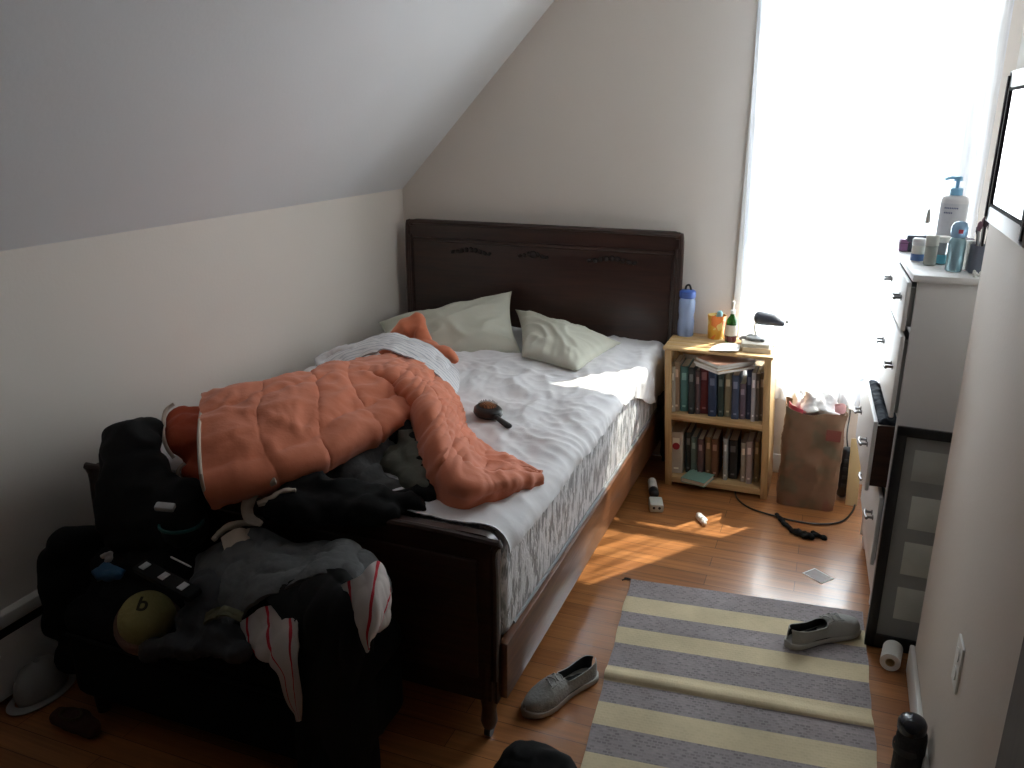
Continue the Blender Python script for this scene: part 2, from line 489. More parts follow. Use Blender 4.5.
# back wall: gable shaped panels round the window opening
mb = MB(); d = (0, .16, 0)
mb.prism([(XL-.1, YB, 0), (WX0, YB, 0), (WX0, YB, TOP+.1), (XS, YB, TOP+.1), (XL-.1, YB, KNEE-.1)], d)
mb.prism([(WX1, YB, 0), (XA+.15, YB, 0), (XA+.15, YB, TOP+.1), (WX1, YB, TOP+.1)], d)
mb.prism([(WX0, YB, 0), (WX1, YB, 0), (WX1, YB, WZ0), (WX0, YB, WZ0)], d)
mb.prism([(WX0, YB, WZ1), (WX1, YB, WZ1), (WX1, YB, TOP+.1), (WX0, YB, TOP+.1)], d)
struct(mb.build('wall_back', M['wall']))
struct(MB().box((XN, 1.42, 0), (XA+.12, YE, TOP), .004).build('wall_right', M['wall']))
struct(MB().box((XA, YE-.02, 0), (XA+.12, YB+.05, TOP)).build('wall_alcove', M['wall']))
struct(MB().box((XN+.5, Y0, 0), (XN+.6, 1.43, TOP)).build('wall_entry', M['dim']))
struct(MB().box((XL-.1, Y0-.12, 0), (XN+.6, Y0, TOP)).build('wall_front', M['dim']))
# baseboards
def baseboard(name, lo, hi):
    struct(MB().box(lo, hi, .004).build(name, M['trim']))
baseboard('baseboard_right', (XN-.014, 1.44, 0), (XN, YE+.012, .095))
baseboard('baseboard_return', (XN, YE, 0), (XA, YE+.012, .095))
baseboard('baseboard_back', (XL+.07, YB-.014, 0), (XA, YB, .095))
# dark door standing open beside the camera, its edge just in view
dr = MB().box((XN-.012, .60, .01), (XN+.04, 1.40, 2.03), .003).build('door_1', wood('dark stained door', (.03, .022, .02), (.05, .04, .035), .6, (30, 30, 3)))
struct(dr)
mb = MB(); mb.lathe((XN-.03, .72, 1.0), [(.004, 0), (.02, .002), (.026, .02), (.02, .04), (.004, .044)], 16, rot=Euler((0, R(-90), 0)).to_matrix()); mb.cyl((XN-.03, .72, 1), (XN, .72, 1), .008)
mb.build('door_handle', M['metal'], dr)

# window
w = bpy.data.objects.new('window_1', None); COL.objects.link(w); w.location = (0, YB, WZ0); struct(w)
iw = w.matrix_basis.inverted()
def wpart(mb, name, m, ang=40):
    o = mb.build(name, m, w, ang); o.matrix_parent_inverse = Matrix.Translation((0, -YB, -WZ0)); return o
mb = MB()
mb.box((WX0-.07, YB-.02, WZ0-.02), (WX0, YB, WZ1+.08), .004).box((WX1, YB-.02, WZ0-.02), (WX1+.07, YB, WZ1+.08), .004)
mb.box((WX0-.07, YB-.022, WZ1), (WX1+.07, YB, WZ1+.09), .004).box((WX0-.07, YB-.016, WZ0-.10), (WX1+.07, YB, WZ0-.03), .004)
wpart(mb, 'casing', M['trim'])
mb = MB().box((WX0-.09, YB-.05, WZ0-.03), (WX1+.09, YB+.06, WZ0), .006); wpart(mb, 'sill', M['trim'])
zm = 1.46
for (z0, z1, yy) in ((WZ0, zm+.02, .045), (zm-.02, WZ1, .085)):
    mb = MB(); y0, y1 = YB+yy, YB+yy+.035
    mb.box((WX0, y0, z0), (WX0+.04, y1, z1), .004).box((WX1-.04, y0, z0), (WX1, y1, z1), .004)
    mb.box((WX0, y0, z0), (WX1, y1, z0+.045), .004).box((WX0, y0, z1-.04), (WX1, y1, z1), .004)
    o = wpart(mb, 'sash', M['trim'])
    g = MB().box((WX0+.03, y0+.015, z0+.03), (WX1-.03, y0+.019, z1-.03)).build('pane', M['pane'], o)
    g.matrix_parent_inverse = Matrix.Identity(4)
mb = MB().box((-.03, YB+.04, zm), (.03, YB+.06, zm+.025), .004); wpart(mb, 'sash_lock', M['metal'])

# raised mini blind behind the curtain
bl = thing('window_blind', 'white mini blind drawn up behind the sheer curtain, cord hanging down', 'blind', (0, YB-.03, 2.34))
def rel(o, p):
    o.parent = p; o.matrix_parent_inverse = p.matrix_basis.inverted(); return o
rel(MB().box((-.36, YB-.065, 2.35), (.40, YB-.024, 2.385), .003).build('headrail', M['white']), bl)
mb = MB()
for k in range(22):
    z = 2.345-.0045*k
    mb.box((-.355, YB-.058, z-.0008), (.395, YB-.030, z+.0008))
rel(mb.build('slats', M['white']), bl)
rel(MB().box((-.355, YB-.058, 2.228), (.395, YB-.03, 2.242), .003).build('bottom_rail', M['white']), bl)
rel(MB().tube([(.39, YB-.068, 2.36), (.36, YB-.150, 2.30), (.345, YB-.155, 1.8), (.342, YB-.155, 1.30)], .0013, 6).build('cord', M['paper']), bl)
rel(MB().lathe((.342, YB-.155, 1.245), [(.009, 0), (.010, .012), (.006, .045), (.003, .055)], 12).build('tassel', mat('grey wood bead', (.16, .155, .14), .6)), bl)

# sheer curtain panels on a rod
cu = thing('sheer_curtain', 'white sheer curtain in two panels covering the bright window', 'curtain', (0, YB-.1, 2.41))
def panel(x0, x1, ztop, zbot, seed, tilt):
    rows = []
    bm = bmesh.new(); nu, nv = 130, 40; g = []
    for i in range(nu):
        u = i/(nu-1); c = []
        for j in range(nv):
            v = j/(nv-1); z = ztop+(zbot-ztop)*v
            x = x0+(x1-x0)*u + tilt*v*(1-abs(2*u-1)*0)*(.5-u+.5)
            a = .010+.014*v
            y = YB-.10 + a*math.sin(u*(x1-x0)*62+seed+1.2*noise.noise(V((u*4, v*1.5, seed)))) + .010*noise.noise(V((u*7, v*2, seed+4)))
            c.append(bm.verts.new((x, y, z)))
        g.append(c)
    for i in range(nu-1):
        for j in range(nv-1):
            bm.faces.new((g[i][j], g[i+1][j], g[i+1][j+1], g[i][j+1]))
    me = bpy.data.meshes.new('panel'); bm.to_mesh(me); bm.free(); me.shade_smooth()
    rel(link('panel', me, M['sheer']), cu)
panel(-.42, .03, 2.405, .40, 0, .055)
panel(.02, .53, 2.405, .40, 2.5, -.01)
rel(MB().cyl((-.47, YB-.1, 2.412), (.56, YB-.1, 2.412), .009).sphere((-.47, YB-.1, 2.412), .018).sphere((.56, YB-.1, 2.412), .018).build('rod', M['white']), cu)
for x in (-.45, .54):
    rel(MB().box((x-.008, YB-.1, 2.405), (x+.008, YB, 2.417)).box((x-.012, YB-.004, 2.385), (x+.012, YB, 2.435)).build('bracket', M['white']), cu)

# baseboard heater along the left wall
ht = thing('baseboard_heater', 'long low baseboard heater along the left wall', 'heater', (XL, 1.6, 0))
rel(MB().prism([(XL, -.6, .02), (XL+.034, -.6, .02), (XL+.038, -.6, .16), (XL+.02, -.6, .205), (XL, -.6, .205)], (0, 2.9, 0)).build('cover', M['trim']), ht)
rel(MB().box((XL, -.6, .235), (XL+.035, 2.3, .275), .004).build('top_lip', M['trim']), ht)
rel(MB().box((XL, -.6, .2), (XL+.022, 2.3, .24)).build('vent_slot', M['plasticb']), ht)

# ------------------------------------------------------------------ bed
BX0, BX1 = -2.09, -.69
bed = thing('bed', 'dark mahogany bed with carved headboard and low footboard standing in the corner', 'bed', ((BX0+BX1)/2, 2.85, 0))
HB1, FB1 = -.655, -.722
def rounded_board(x0, x1, z0, z1, r, y, t):
    p = [(x0, y, z0), (x1, y, z0)]
    for k in range(9):
        a = R(90*k/8); p.append((x1-r+r*math.cos(a), y, z1-r+r*math.sin(a)))
    for k in range(9):
        a = R(90+90*k/8); p.append((x0+r+r*math.cos(a), y, z1-r+r*math.sin(a)))
    return p
def board(name, y, t, z0, z1, r):
    mb = MB(); mb.prism(rounded_board(BX0, HB1 if y > 3 else FB1, z0, z1, r, y, t), (0, t, 0))
    bmesh.ops.recalc_face_normals(mb.bm, faces=mb.bm.faces)
    es = [e for e in mb.bm.edges if abs(e.verts[0].co.y-e.verts[1].co.y) < 1e-5]
    bmesh.ops.bevel(mb.bm, geom=es, offset=.012, segments=3, affect='EDGES')
    return rel(mb.build(name, M['mahog'], None), bed)
hb = board('headboard', 3.905, .045, .22, 1.150, .05)
# crest moulding, reeded columns and carving of the headboard
p = [(BX0+.004, 3.897, .5)]+[q for q in [(BX0+.006, 3.897, 1.09), (BX0+.03, 3.897, 1.13), (BX0+.08, 3.897, 1.143), (-1.39, 3.897, 1.146), (HB1-.08, 3.897, 1.143), (HB1-.03, 3.897, 1.13), (HB1-.006, 3.897, 1.09)]]+[(HB1-.004, 3.897, .5)]
rel(MB().tube([(x, y+.006, z-.004) for x, y, z in p], .012, 8, 6).build('edge_moulding', M['mahog']), hb)
rel(MB().box((BX0+.045, 3.893, .40), (HB1-.045, 3.91, 1.045), .006).build('front_panel', M['mahog']), hb)
rel(MB().box((BX0+.04, 3.890, 1.045), (HB1-.04, 3.908, 1.062), .005).build('panel_rail', M['mahog']), hb)
for s in (HB1-.016, BX0+.016):
    mb = MB()
    for k in (-1, 0, 1):
        mb.cyl((s+k*.011, 3.898, .42), (s+k*.011, 3.898, 1.07), .006, seg=10)
        mb.sphere((s+k*.011, 3.898, 1.07), .006, 1)
    rel(mb.build('reeded_column', M['mahog']), hb)
for (cx, w, kk) in ((-1.72, .20, 9), (-1.385, .14, 7), (-.985, .22, 9)):
    mb = MB()
    for k in range(kk):
        t = (k/(kk-1)-.5)
        mb.sphere((cx+t*w, 3.888, 1.005+.008*math.cos(t*6.28)), (w/kk*.62, .008, .011*(1-abs(t))+.004), 2, Euler((0, R(25 if k % 2 else -25), 0)).to_matrix())
    if abs(cx+1.385) < .01: mb.sphere((cx, 3.886, 1.008), (.022, .012, .02), 2)
    rel(mb.build('carving', M['carve']), hb)
fb = board('footboard', 1.765, .05, .12, .628, .045)
rel(MB().box((BX0+.05, 1.757, .20), (FB1-.05, 1.772, .56), .006).build('front_panel', M['mahog']), fb)
rel(MB().tube([(BX0+.006, 1.772, .2), (BX0+.008, 1.772, .565), (BX0+.05, 1.772, .615), (-1.39, 1.772, .618), (FB1-.05, 1.772, .615), (FB1-.008, 1.772, .565), (FB1-.006, 1.772, .2)], .011, 8, 6).build('edge_moulding', M['mahog']), fb)
for x, y in ((BX0+.03, 1.79), (FB1-.03, 1.79), (BX0+.03, 3.928), (HB1-.03, 3.928)):
    if 1:
        mb = MB(); mb.lathe((x, y, .03), [(.018, 0), (.024, .02), (.020, .06), (.026, .10), (.026, .22)], 14)
        lg = rel(mb.build('leg', M['mahog']), bed)
        rel(MB().cyl((x-.009, y, .018), (x+.009, y, .018), .018, seg=16).cyl((x, y, .018), (x, y, .05), .006).build('caster', M['plasticb']), lg)
for x0 in (BX0+.02, -.728):
    rel(MB().box((x0, 1.80, .125), (x0+.026, 3.915, .30), .004).build('side_rail', M['mahog_side']), bed)
mb = MB()
for k in range(12):
    y = 1.9+k*.175
    mb.box((BX0+.04, y-.035, .255), (-.725, y+.035, .278))
rel(mb.build('slats', M['pine']), bed)

# mattress
mt = thing('mattress', 'thick mattress with silver white damask sides on the mahogany bed', 'mattress', (-1.38, 2.86, .279))
rel(MB().box((-2.045, 1.83, .279), (-.722, 3.885, .600), .035, seg=4).build('ticking', M['damask']), mt)
mb = MB()
mb.tube([(-.724, 1.90, .302), (-.719, 2.8, .302), (-.724, 3.84, .302)], .007, 8)
mb.tube([(-.724, 1.90, .575), (-.719, 2.8, .575), (-.724, 3.84, .575)], .006, 8)
rel(mb.build('piping', mat('grey edge tape', (.24, .24, .25), .7)), mt)

# fitted sheet with creases, hanging a little over the right edge
def sheet():
    bm = bmesh.new(); nx, ny = 150, 210; g = []
    prof = [(-2.048, .607, 0)]
    for i in range(nx):
        c = []
        for j in range(ny):
            y = 1.828+(3.895-1.828)*j/(ny-1)
            h = max(0, (y-3.15)/.55); h = min(1, h); h = h*h*(3-2*h)
            drop = .004+.17*h + .016*noise.noise(V((y*9, 0, 2)))+.010*noise.noise(V((y*25, 0, 5)))
            flat = 1.283; r = .04
            Ltot = flat+r*math.pi/2+drop
            s = Ltot*(i/(nx-1))
            if s < flat: p = V((-2.042+s, y, .608)); n = V((0, 0, 1))
            elif s < flat+r*math.pi/2:
                a = (s-flat)/r; p = V((-2.042+flat+r*math.sin(a), y, .608-r+r*math.cos(a))); n = V((math.sin(a), 0, math.cos(a)))
            else:
                p = V((-2.042+flat+r, y, .608-r-(s-flat-r*math.pi/2))); n = V((1, 0, 0))
            w = noise.noise_vector(V((p.x*2.2, p.y*2.2, 1)))*.18
            q = V((p.x, p.y, p.z*.6))+w
            dgn = V((q.x*.8+q.y*.6, -q.x*.6+q.y*.8, q.z))
            edge = min(1, max(0, (p.x+1.05)/.3))
            a1 = ridge(dgn, 5.5, 1, (1, .35, 1)); a2 = ridge(q, 11, 2, (.5, 1, 1)); a3 = noise.noise(q*3)
            a4 = ridge(dgn, 13, 7, (1, .3, 1)); a5 = ridge(q, 24, 8, (1, .6, 1))
            p = p+n*(.013*a1*(.45+.55*(1-edge))+.006*a2+.006*a4+.003*a5+.004*a3*(n.z > .5) + .004)
            # long tension folds that run along the right edge
            k = math.sin((p.x*38+.8*math.sin(p.y*1.4)+p.y*3.0))*.0045*edge*(n.z)
            p = p+n*k
            # pulled down pleats near the pillow end of the side
            if h > 0: p = p+n*(.010*h*ridge(V((p.y*7+p.z*5, p.z*2, 0)), 1.2, 5))*(1-n.z*.6)
            c.append(bm.verts.new(p))
        g.append(c)
    for i in range(nx-1):
        for j in range(ny-1):
            bm.faces.new((g[i][j], g[i+1][j], g[i+1][j+1], g[i][j+1]))
    me = bpy.data.meshes.new('fitted_sheet'); bm.to_mesh(me); bm.free()
    o = link('fitted_sheet', me, M['sheet'])
    md = o.modifiers.new('s', 'SOLIDIFY'); md.thickness = .003; md.offset = -1
    applied(o); shade(o.data, 80)
    return tag(o, 'creased white sheet stretched over the mattress', 'sheet')
sheet()

def pillow(name, c00, c10, c11, c01, thick, label, seed):
    """corners go round; a stuffed case with pinched corners"""
    bm = bmesh.new(); n = 46; top = {}; bot = {}
    c00, c10, c11, c01 = map(V, (c00, c10, c11, c01))
    nrm = (c10-c00).cross(c01-c00).normalized()
    for i in range(n):
        for j in range(n):
            u, v = i/(n-1), j/(n-1)
            a, b = 2*u-1, 2*v-1
            pu = u + .045*(a)*(b*b-1)*-1*-1; pv = v + .045*(b)*(a*a-1)
            p = c00.lerp(c10, pu).lerp(c01.lerp(c11, pu), pv)
            h = thick*.5*(max(0, (1-abs(a)**2.4))*max(0, (1-abs(b)**2.4)))**.55
            q = p*1.0
            w1 = ridge(V((a*1.6+seed, b*1.6, 0))+noise.noise_vector(V((a, b, seed)))*.5, 1.3, seed)
            rad = ridge(V((math.atan2(b, a)*2.2, (a*a+b*b)*.4, seed)), 1.5, seed)*(min(1, (a*a+b*b)))
            d = (w1-.4)*.022*h/thick*2 + (rad-.4)*.012*min(1, h/thick*4)
            edge = i in (0, n-1) or j in (0, n-1)
            if edge: top[i, j] = bot[i, j] = bm.verts.new(p)
            else:
                top[i, j] = bm.verts.new(p+nrm*(h+d)); bot[i, j] = bm.verts.new(p-nrm*(h*.7))
    for i in range(n-1):
        for j in range(n-1):
            bm.faces.new((top[i, j], top[i+1, j], top[i+1, j+1], top[i, j+1]))
            bm.faces.new((bot[i, j], bot[i, j+1], bot[i+1, j+1], bot[i+1, j]))
    bmesh.ops.recalc_face_normals(bm, faces=bm.faces)
    me = bpy.data.meshes.new(name); bm.to_mesh(me); bm.free(); me.shade_smooth()
    o = link(name, me, M['pillow'])
    return tag(o, label, 'pillow')
pl1 = pillow('pillow', PY(388, 370, 3.26), PY(522, 354, 3.46), PY(512, 291, 3.82), PY(378, 322, 3.50), .16,
       'pale green pillow propped against the headboard, partly behind the orange comforter', 1)
pl2 = pillow('pillow', PZ(522, 357, .645), PZ(577, 371, .635), PY(624, 344, 3.80), PY(515, 309, 3.84), .15,
       'pale green pillow slumped flat beside the propped one, nearer the bookcase', 4)

# ------------------------------------------------------------------ comforter
cf = thing('comforter', 'rumpled salmon orange quilted comforter heaped across the bed', 'comforter', (-1.4, 2.3, .61))
def chain(pts, out):
    for (a, ra), (b, rb) in zip(pts, pts[1:]): out.append((a, b, ra, rb))
def quilted(nu_, nv_, amp, seed, sx, sy, wamp):
    def f(u, v, p):
        e = min(1, min(u, 1-u)*14)*min(1, min(v, 1-v)*8)
        uu = u*nu_+.25*noise.noise(V((u*3, v*3, seed))); vv = v*nv_+.2*noise.noise(V((u*3, v*3, seed+9)))
        seam = (abs(math.sin(math.pi*uu))**.4)*(abs(math.sin(math.pi*vv))**.4)
        pk = ridge(V((u*sx+noise.noise(p*7)*.5, v*sy, seed)), 1.0, seed)
        pk2 = ridge(p+noise.noise_vector(p*5)*.04, 12, seed+2)
        return amp*(seam-.5)*(.3+.7*e) + wamp*(pk-.4) + wamp*.6*(pk2-.4)
    return f
def Z3(*a): return [PZ(*k) for k in a]
main = surf('quilted_body', [
    Z3((206, 410, .66), (262, 396, .66), (320, 378, .66), (356, 366, .66), (392, 372, .68)),
    Z3((203, 399, .79), (255, 388, .81), (305, 379, .81), (348, 368, .80), (398, 380, .76)),
    Z3((200, 428, .80), (258, 412, .815), (318, 398, .81), (360, 388, .79), (404, 392, .765)),
    Z3((201, 466, .745), (262, 448, .77), (322, 428, .775), (366, 410, .77), (409, 402, .755)),
    Z3((205, 492, .70), (262, 478, .72), (314, 458, .74), (372, 430, .75), (412, 411, .745)),
    Z3((212, 503, .645), (264, 490, .66), (312, 472, .69), (368, 445, .705), (408, 420, .72))],
    M['orange'], 110, 80, .030, None, cf, dispuv=quilted(4, 3.5, .017, 3, 7, 9, .010))
lm = surf('turned_fold', [
    Z3((352, 386, .70), (386, 398, .71), (411, 417, .70), (416, 446, .66), (427, 480, .628), (450, 506, .622), (490, 501, .622), (541, 481, .622)),
    Z3((351, 380, .76), (388, 386, .775), (418, 411, .765), (426, 446, .72), (440, 480, .675), (463, 496, .66), (497, 491, .650), (541, 479.5, .630)),
    Z3((350, 374, .79), (395, 377, .805), (429, 405, .79), (439, 445, .75), (453, 476, .705), (474, 486, .69), (506, 483, .665), (541, 478, .634)),
    Z3((353, 366, .77), (403, 368, .79), (441, 398, .76), (454, 436, .725), (471, 464, .69), (489, 473, .675), (515, 475, .655), (541, 477, .632)),
    Z3((356, 361, .68), (411, 360, .67), (452, 392, .63), (466, 428, .622), (484, 447, .620), (502, 456, .620), (521, 465, .620), (541, 476, .622))],
    M['orange'], 150, 70, .022, None, cf, dispuv=quilted(6, 3, .012, 7, 22, 4, .009))
bk_ = []
chain([(PY(306, 396, 2.58), .06), (PY(345, 382, 2.82), .06), (PY(372, 374, 2.9), .05)], bk_)
rel(blob('rear_fold', bk_, M['orange'], .011, 8, wr(.012, 9, 3)), cf)
# corner standing up near the pillows and the flap beside it
hd = []
chain([(PY(388, 348, 3.2), .05), (PY(408, 330, 3.25), .055), (PY(417, 321, 3.27), .035)], hd)
chain([(PY(417, 318, 3.27), .03), (PY(424, 345, 3.22), .04), (PY(420, 362, 3.15), .05)], hd)
chain([(PY(425, 350, 3.2), .05), (PY(448, 356, 3.16), .035), (PY(455, 360, 3.14), .02)], hd)
chain([(PY(420, 362, 3.1), .05), (PY(395, 366, 2.95), .06), (PY(385, 370, 2.8), .06)], hd)
rel(blob('raised_corner', hd, M['orange'], .009, 6, wr(.010, 13, 4)), cf)
# rolled end showing the deeper lining with its pale edge
ro = []
chain([(PY(183, 423, 1.95), .055), (PY(214, 424, 1.98), .06)], ro)
chain([(PY(183, 440, 1.86), .052), (PY(214, 444, 1.88), .055)], ro)
chain([(PY(184, 431, 1.90), .058), (PY(214, 434, 1.92), .06)], ro)
chain([(PY(196, 456, 1.86), .04), (PY(214, 460, 1.85), .045)], ro)
chain([(PY(190, 472, 1.80), .028), (PY(212, 476, 1.80), .035)], ro)
rel(blob('rolled_lining', ro, M['orange_in'], .009, 6, wr(.006, 14, 3)), cf)
mb = MB()
mb.tube([PY(174, 404, 1.95), PY(165, 412, 1.92), PY(163, 430, 1.84), PY(166, 446, 1.80), PY(174, 458, 1.80)], .006, 8)
mb.tube([PY(185, 463, 1.78), PY(178, 471, 1.76), PY(180, 481, 1.76)], .006, 8)
mb.tube([PZ(203, 402, .80), PZ(199, 428, .82), PZ(200, 466, .785), PZ(204, 490, .71), PZ(210, 502, .655)], .005, 8)
rel(mb.build('edge_piping', M['cream']), cf)

# white striped garment thrown over the comforter
o = surf('striped_blouse', [
    [PY(318, 356, 2.98), PY(345, 346, 3.05), PY(388, 333, 3.12), PY(418, 340, 3.12), PY(440, 352, 3.08), PY(459, 372, 3.0)],
    [PY(322, 366, 2.90), PY(350, 352, 2.96), PY(388, 340, 3.02), PY(420, 350, 3.00), PY(442, 364, 2.95), PY(459, 386, 2.9)],
    [PY(326, 374, 2.86), PY(352, 361, 2.90), PY(385, 350, 2.90), PY(415, 360, 2.86), PY(438, 376, 2.82), PY(456, 396, 2.8)]],
    M['wstripe'], 70, 40, .006, wr(.012, 9, 2, (1, 1, 1)))
tag(o, 'white blouse with thin grey stripes thrown over the head end of the comforter', 'clothing')
o = blob('white_cloth', [(PY(322, 362, 2.95), PY(340, 352, 3.0), .028, .03), (PY(340, 352, 3.0), PY(372, 350, 3.0), .03, .025), (PY(324, 366, 2.93), PY(334, 371, 2.88), .026, .02)],
         M['sheet'], .007, 3, wr(.012, 16, 8))
tag(o, 'crumpled plain white cloth on the comforter, close to the left wall', 'clothing')

# hairbrush on the sheet
hbz = .636
a, b = PZ(476, 411, hbz), PZ(514, 430, hbz)
br = thing('hairbrush', 'dark oval hairbrush with amber centre lying on the white sheet', 'hairbrush', PZ(490, 416, hbz))
d = (PZ(512, 430, hbz)-PZ(482, 410, hbz)); d.z = 0; d.normalize()
q = Matrix.Rotation(math.atan2(d.y, d.x), 3, 'Z')
c = PZ(488, 414, hbz)
def bp(x, y, z): return c + q @ V((x, y, z))
mb = MB()
mb.lathe(c+V((0, 0, -.006)), [(.0, 0), (.046, .002), (.052, .012), (.050, .026), (.042, .034), (0.036, .036)], 36, 1.25, .95, q)
rel(mb.build('brush_head', M['plasticb']), br)
rel(MB().lathe(c+V((0, 0, .026)), [(.0, 0), (.03, .006), (.02, .014), (.001, .016)], 24, 1.25, .95, q).build('cushion', mat('amber rubber', (.30, .11, .03), .4)), br)
mb = MB()
for i in range(-4, 5):
    for j in range(-3, 4):
        if (i/4.6)**2+(j/3.6)**2 < 1:
            p = bp(i*.009, j*.009, .032); mb.cyl(p, p+V((0, 0, .012)), .0012, .0008, 6)
rel(mb.build('bristles', M['plasticb']), br)
rel(MB().hull(cap_pts(bp(.055, 0, .008), bp(.085, 0, .008), (.012, .012, .009), (.010, .010, .008))).hull(cap_pts(bp(.085, 0, .008), bp(.155, 0, .006), (.010, .010, .008), (.014, .014, .009))).build('handle', M['plasticb']), br)

# clothes bundled at the foot end under the fold of the comforter
def garment(name, caps, m, label, cat='clothing', seed=1, voxel=.009, amp=.02, s=9, ax=(1, 1, 1)):
    o = blob(name, caps, m, voxel, 4, wr(amp, s, seed, ax))
    return tag(o, label, cat)
garment('sweater', [(PY(316, 490, 1.92), PY(352, 474, 1.98), .055, .06), (PY(352, 470, 2.0), PY(384, 450, 2.14), .055, .05), (PY(330, 470, 2.02), PY(365, 452, 2.10), .05, .05), (PY(322, 500, 1.89), PY(378, 496, 1.93), .035, .035), (PY(350, 480, 1.98), PY(398, 490, 1.96), .05, .04)],
        M['dgrey'], 'crumpled dark grey sweater on the bed behind the footboard', seed=2, amp=.034, s=8, ax=(1, .6, 1))
garment('trousers', [(PY(385, 455, 2.12), PY(408, 460, 2.1), .035, .04), (PY(408, 440, 2.16), PY(424, 480, 2.0), .035, .035), (PY(395, 465, 2.06), PY(425, 492, 1.95), .035, .03)],
        M['sage'], 'grey green folded trousers tucked under the fold of the comforter', seed=5)
garment('black_shirt', [(PY(372, 498, 1.9), PY(430, 497, 1.93), .03, .025), (PY(398, 425, 2.22), PY(412, 440, 2.15), .022, .022), (PY(412, 440, 2.15), PY(432, 485, 1.96), .018, .018), (PY(402, 428, 2.2), PY(372, 446, 2.12), .03, .04)],
        M['black'], 'black shirt showing in the hollow of the comforter fold', seed=6)
garment('leggings', [(PY(262, 503, 1.86), PY(300, 484, 1.9), .045, .045), (PY(300, 486, 1.9), PY(322, 500, 1.88), .05, .04), (PY(232, 495, 1.88), PY(290, 492, 1.9), .05, .05), (PY(230, 512, 1.80), PY(300, 515, 1.80), .04, .03), (PZ(285, 506, .635), PZ(345, 510, .640), .05, .042), (PZ(345, 509, .640), PZ(392, 514, .632), .042, .030), (PZ(300, 492, .65), PZ(350, 500, .65), .06, .05), (PZ(350, 500, .645), PZ(415, 506, .63), .05, .032)],
        M['black'], 'black leggings bunched on the footboard below the comforter', seed=7)

# ------------------------------------------------------------------ bench at the foot of the bed and what is heaped on it
be = thing('ottoman_bench', 'black upholstered bench at the foot of the bed, buried under clothes', 'bench', (-1.45, 1.58, 0))
rel(MB().box((-1.90, 1.435, .06), (-.98, 1.745, .27), .04, seg=4).build('body', M['blackh']), be)
o = rel(MB().box((-1.905, 1.43, .255), (-.975, 1.75, .365), .05, seg=5).build('cushion', M['blackh']), be)
rel(MB().tube([(-1.88, 1.432, .275), (-1.5, 1.428, .275), (-1.0, 1.432, .275)], .006, 8).build('seam_piping', M['black']), be)
for x in (-1.84, -1.05):
    for y in (1.48, 1.69):
        rel(MB().lathe((x, y, 0), [(.018, 0), (.024, .08)], 14).build('leg', M['mahog']), be)

o = blob('jacket', [(PY(128, 440, 1.72), PY(144, 436, 1.80), .055, .055), (PY(122, 470, 1.66), PY(152, 470, 1.70), .055, .06), (PY(115, 505, 1.62), PY(185, 498, 1.66), .055, .06),
    (PY(122, 535, 1.60), PY(190, 530, 1.62), .05, .05), (PY(112, 445, 1.72), PY(112, 500, 1.66), .03, .04), (PY(146, 428, 1.84), PY(146, 470, 1.80), .03, .05), (PY(114, 437, 1.72), PY(150, 428, 1.80), .035, .035), (PY(118, 452, 1.68), PY(144, 446, 1.74), .05, .05), (PY(118, 488, 1.64), PY(162, 488, 1.67), .055, .06), (PY(115, 520, 1.60), PY(185, 515, 1.63), .05, .055)], M['black'], .011, 6, wr(.014, 8, 3))
tag(o, 'black padded jacket heaped against the left end of the footboard', 'jacket')
o = blob('duffel_bag', [(PY(66, 545, 1.53), PY(100, 545, 1.62), .055, .06), (PY(58, 585, 1.50), PY(100, 560, 1.58), .055, .05), (PY(62, 620, 1.50), PY(100, 600, 1.55), .06, .06), (PY(75, 655, 1.50), PY(100, 640, 1.52), .06, .06), (PY(55, 560, 1.52), PY(60, 600, 1.50), .05, .05)], M['blackh'], .011, 10, wr(.004, 8, 4))
# keep clear of the left wall
for v in o.data.vertices: v.co.x = max(v.co.x, XL+.068)
tag(o, 'black soft bag at the left end of the bench, close to the wall', 'bag')

o = blob('black_coat', [(PY(230, 585, 1.66), PY(345, 590, 1.66), .09, .08), (PY(200, 600, 1.60), PY(300, 605, 1.58), .07, .08), (PY(300, 640, 1.52), PY(345, 640, 1.52), .08, .08), (PY(70, 600, 1.54), PY(190, 600, 1.58), .06, .06), (PY(60, 570, 1.56), PY(180, 560, 1.62), .05, .07)], M['black'], .012, 6, wr(.014, 9, 5))
for v in o.data.vertices: v.co.x = max(v.co.x, XL+.08)
tag(o, 'large black coat heaped on the bench underneath the grey sweatshirt', 'coat')
# grey sweatshirt draped across the bench, its sleeve arched over the right end
def G(*a): return [PY(*k) for k in a]
o = surf('sweatshirt', [
    G((196, 556, 1.62), (222, 541, 1.66), (262, 530, 1.68), (300, 546, 1.70), (345, 541, 1.70), (376, 560, 1.67), (391, 592, 1.62)),
    G((192, 578, 1.55), (220, 565, 1.56), (262, 556, 1.57), (302, 562, 1.58), (342, 553, 1.6), (372, 572, 1.58), (386, 600, 1.55)),
    G((190, 604, 1.48), (218, 598, 1.48), (255, 590, 1.47), (290, 577, 1.5), (338, 565, 1.53), (364, 580, 1.52), (377, 604, 1.50)),
    G((196, 628, 1.44), (220, 634, 1.42), (244, 612, 1.43), (284, 590, 1.46), (332, 572, 1.50), (356, 584, 1.50), (368, 602, 1.49))],
    M['dgrey'], 90, 46, .012, wr(.015, 12, 4, (1, .8, 1)))
tag(o, 'dark grey sweatshirt draped across the heap on the bench', 'clothing')
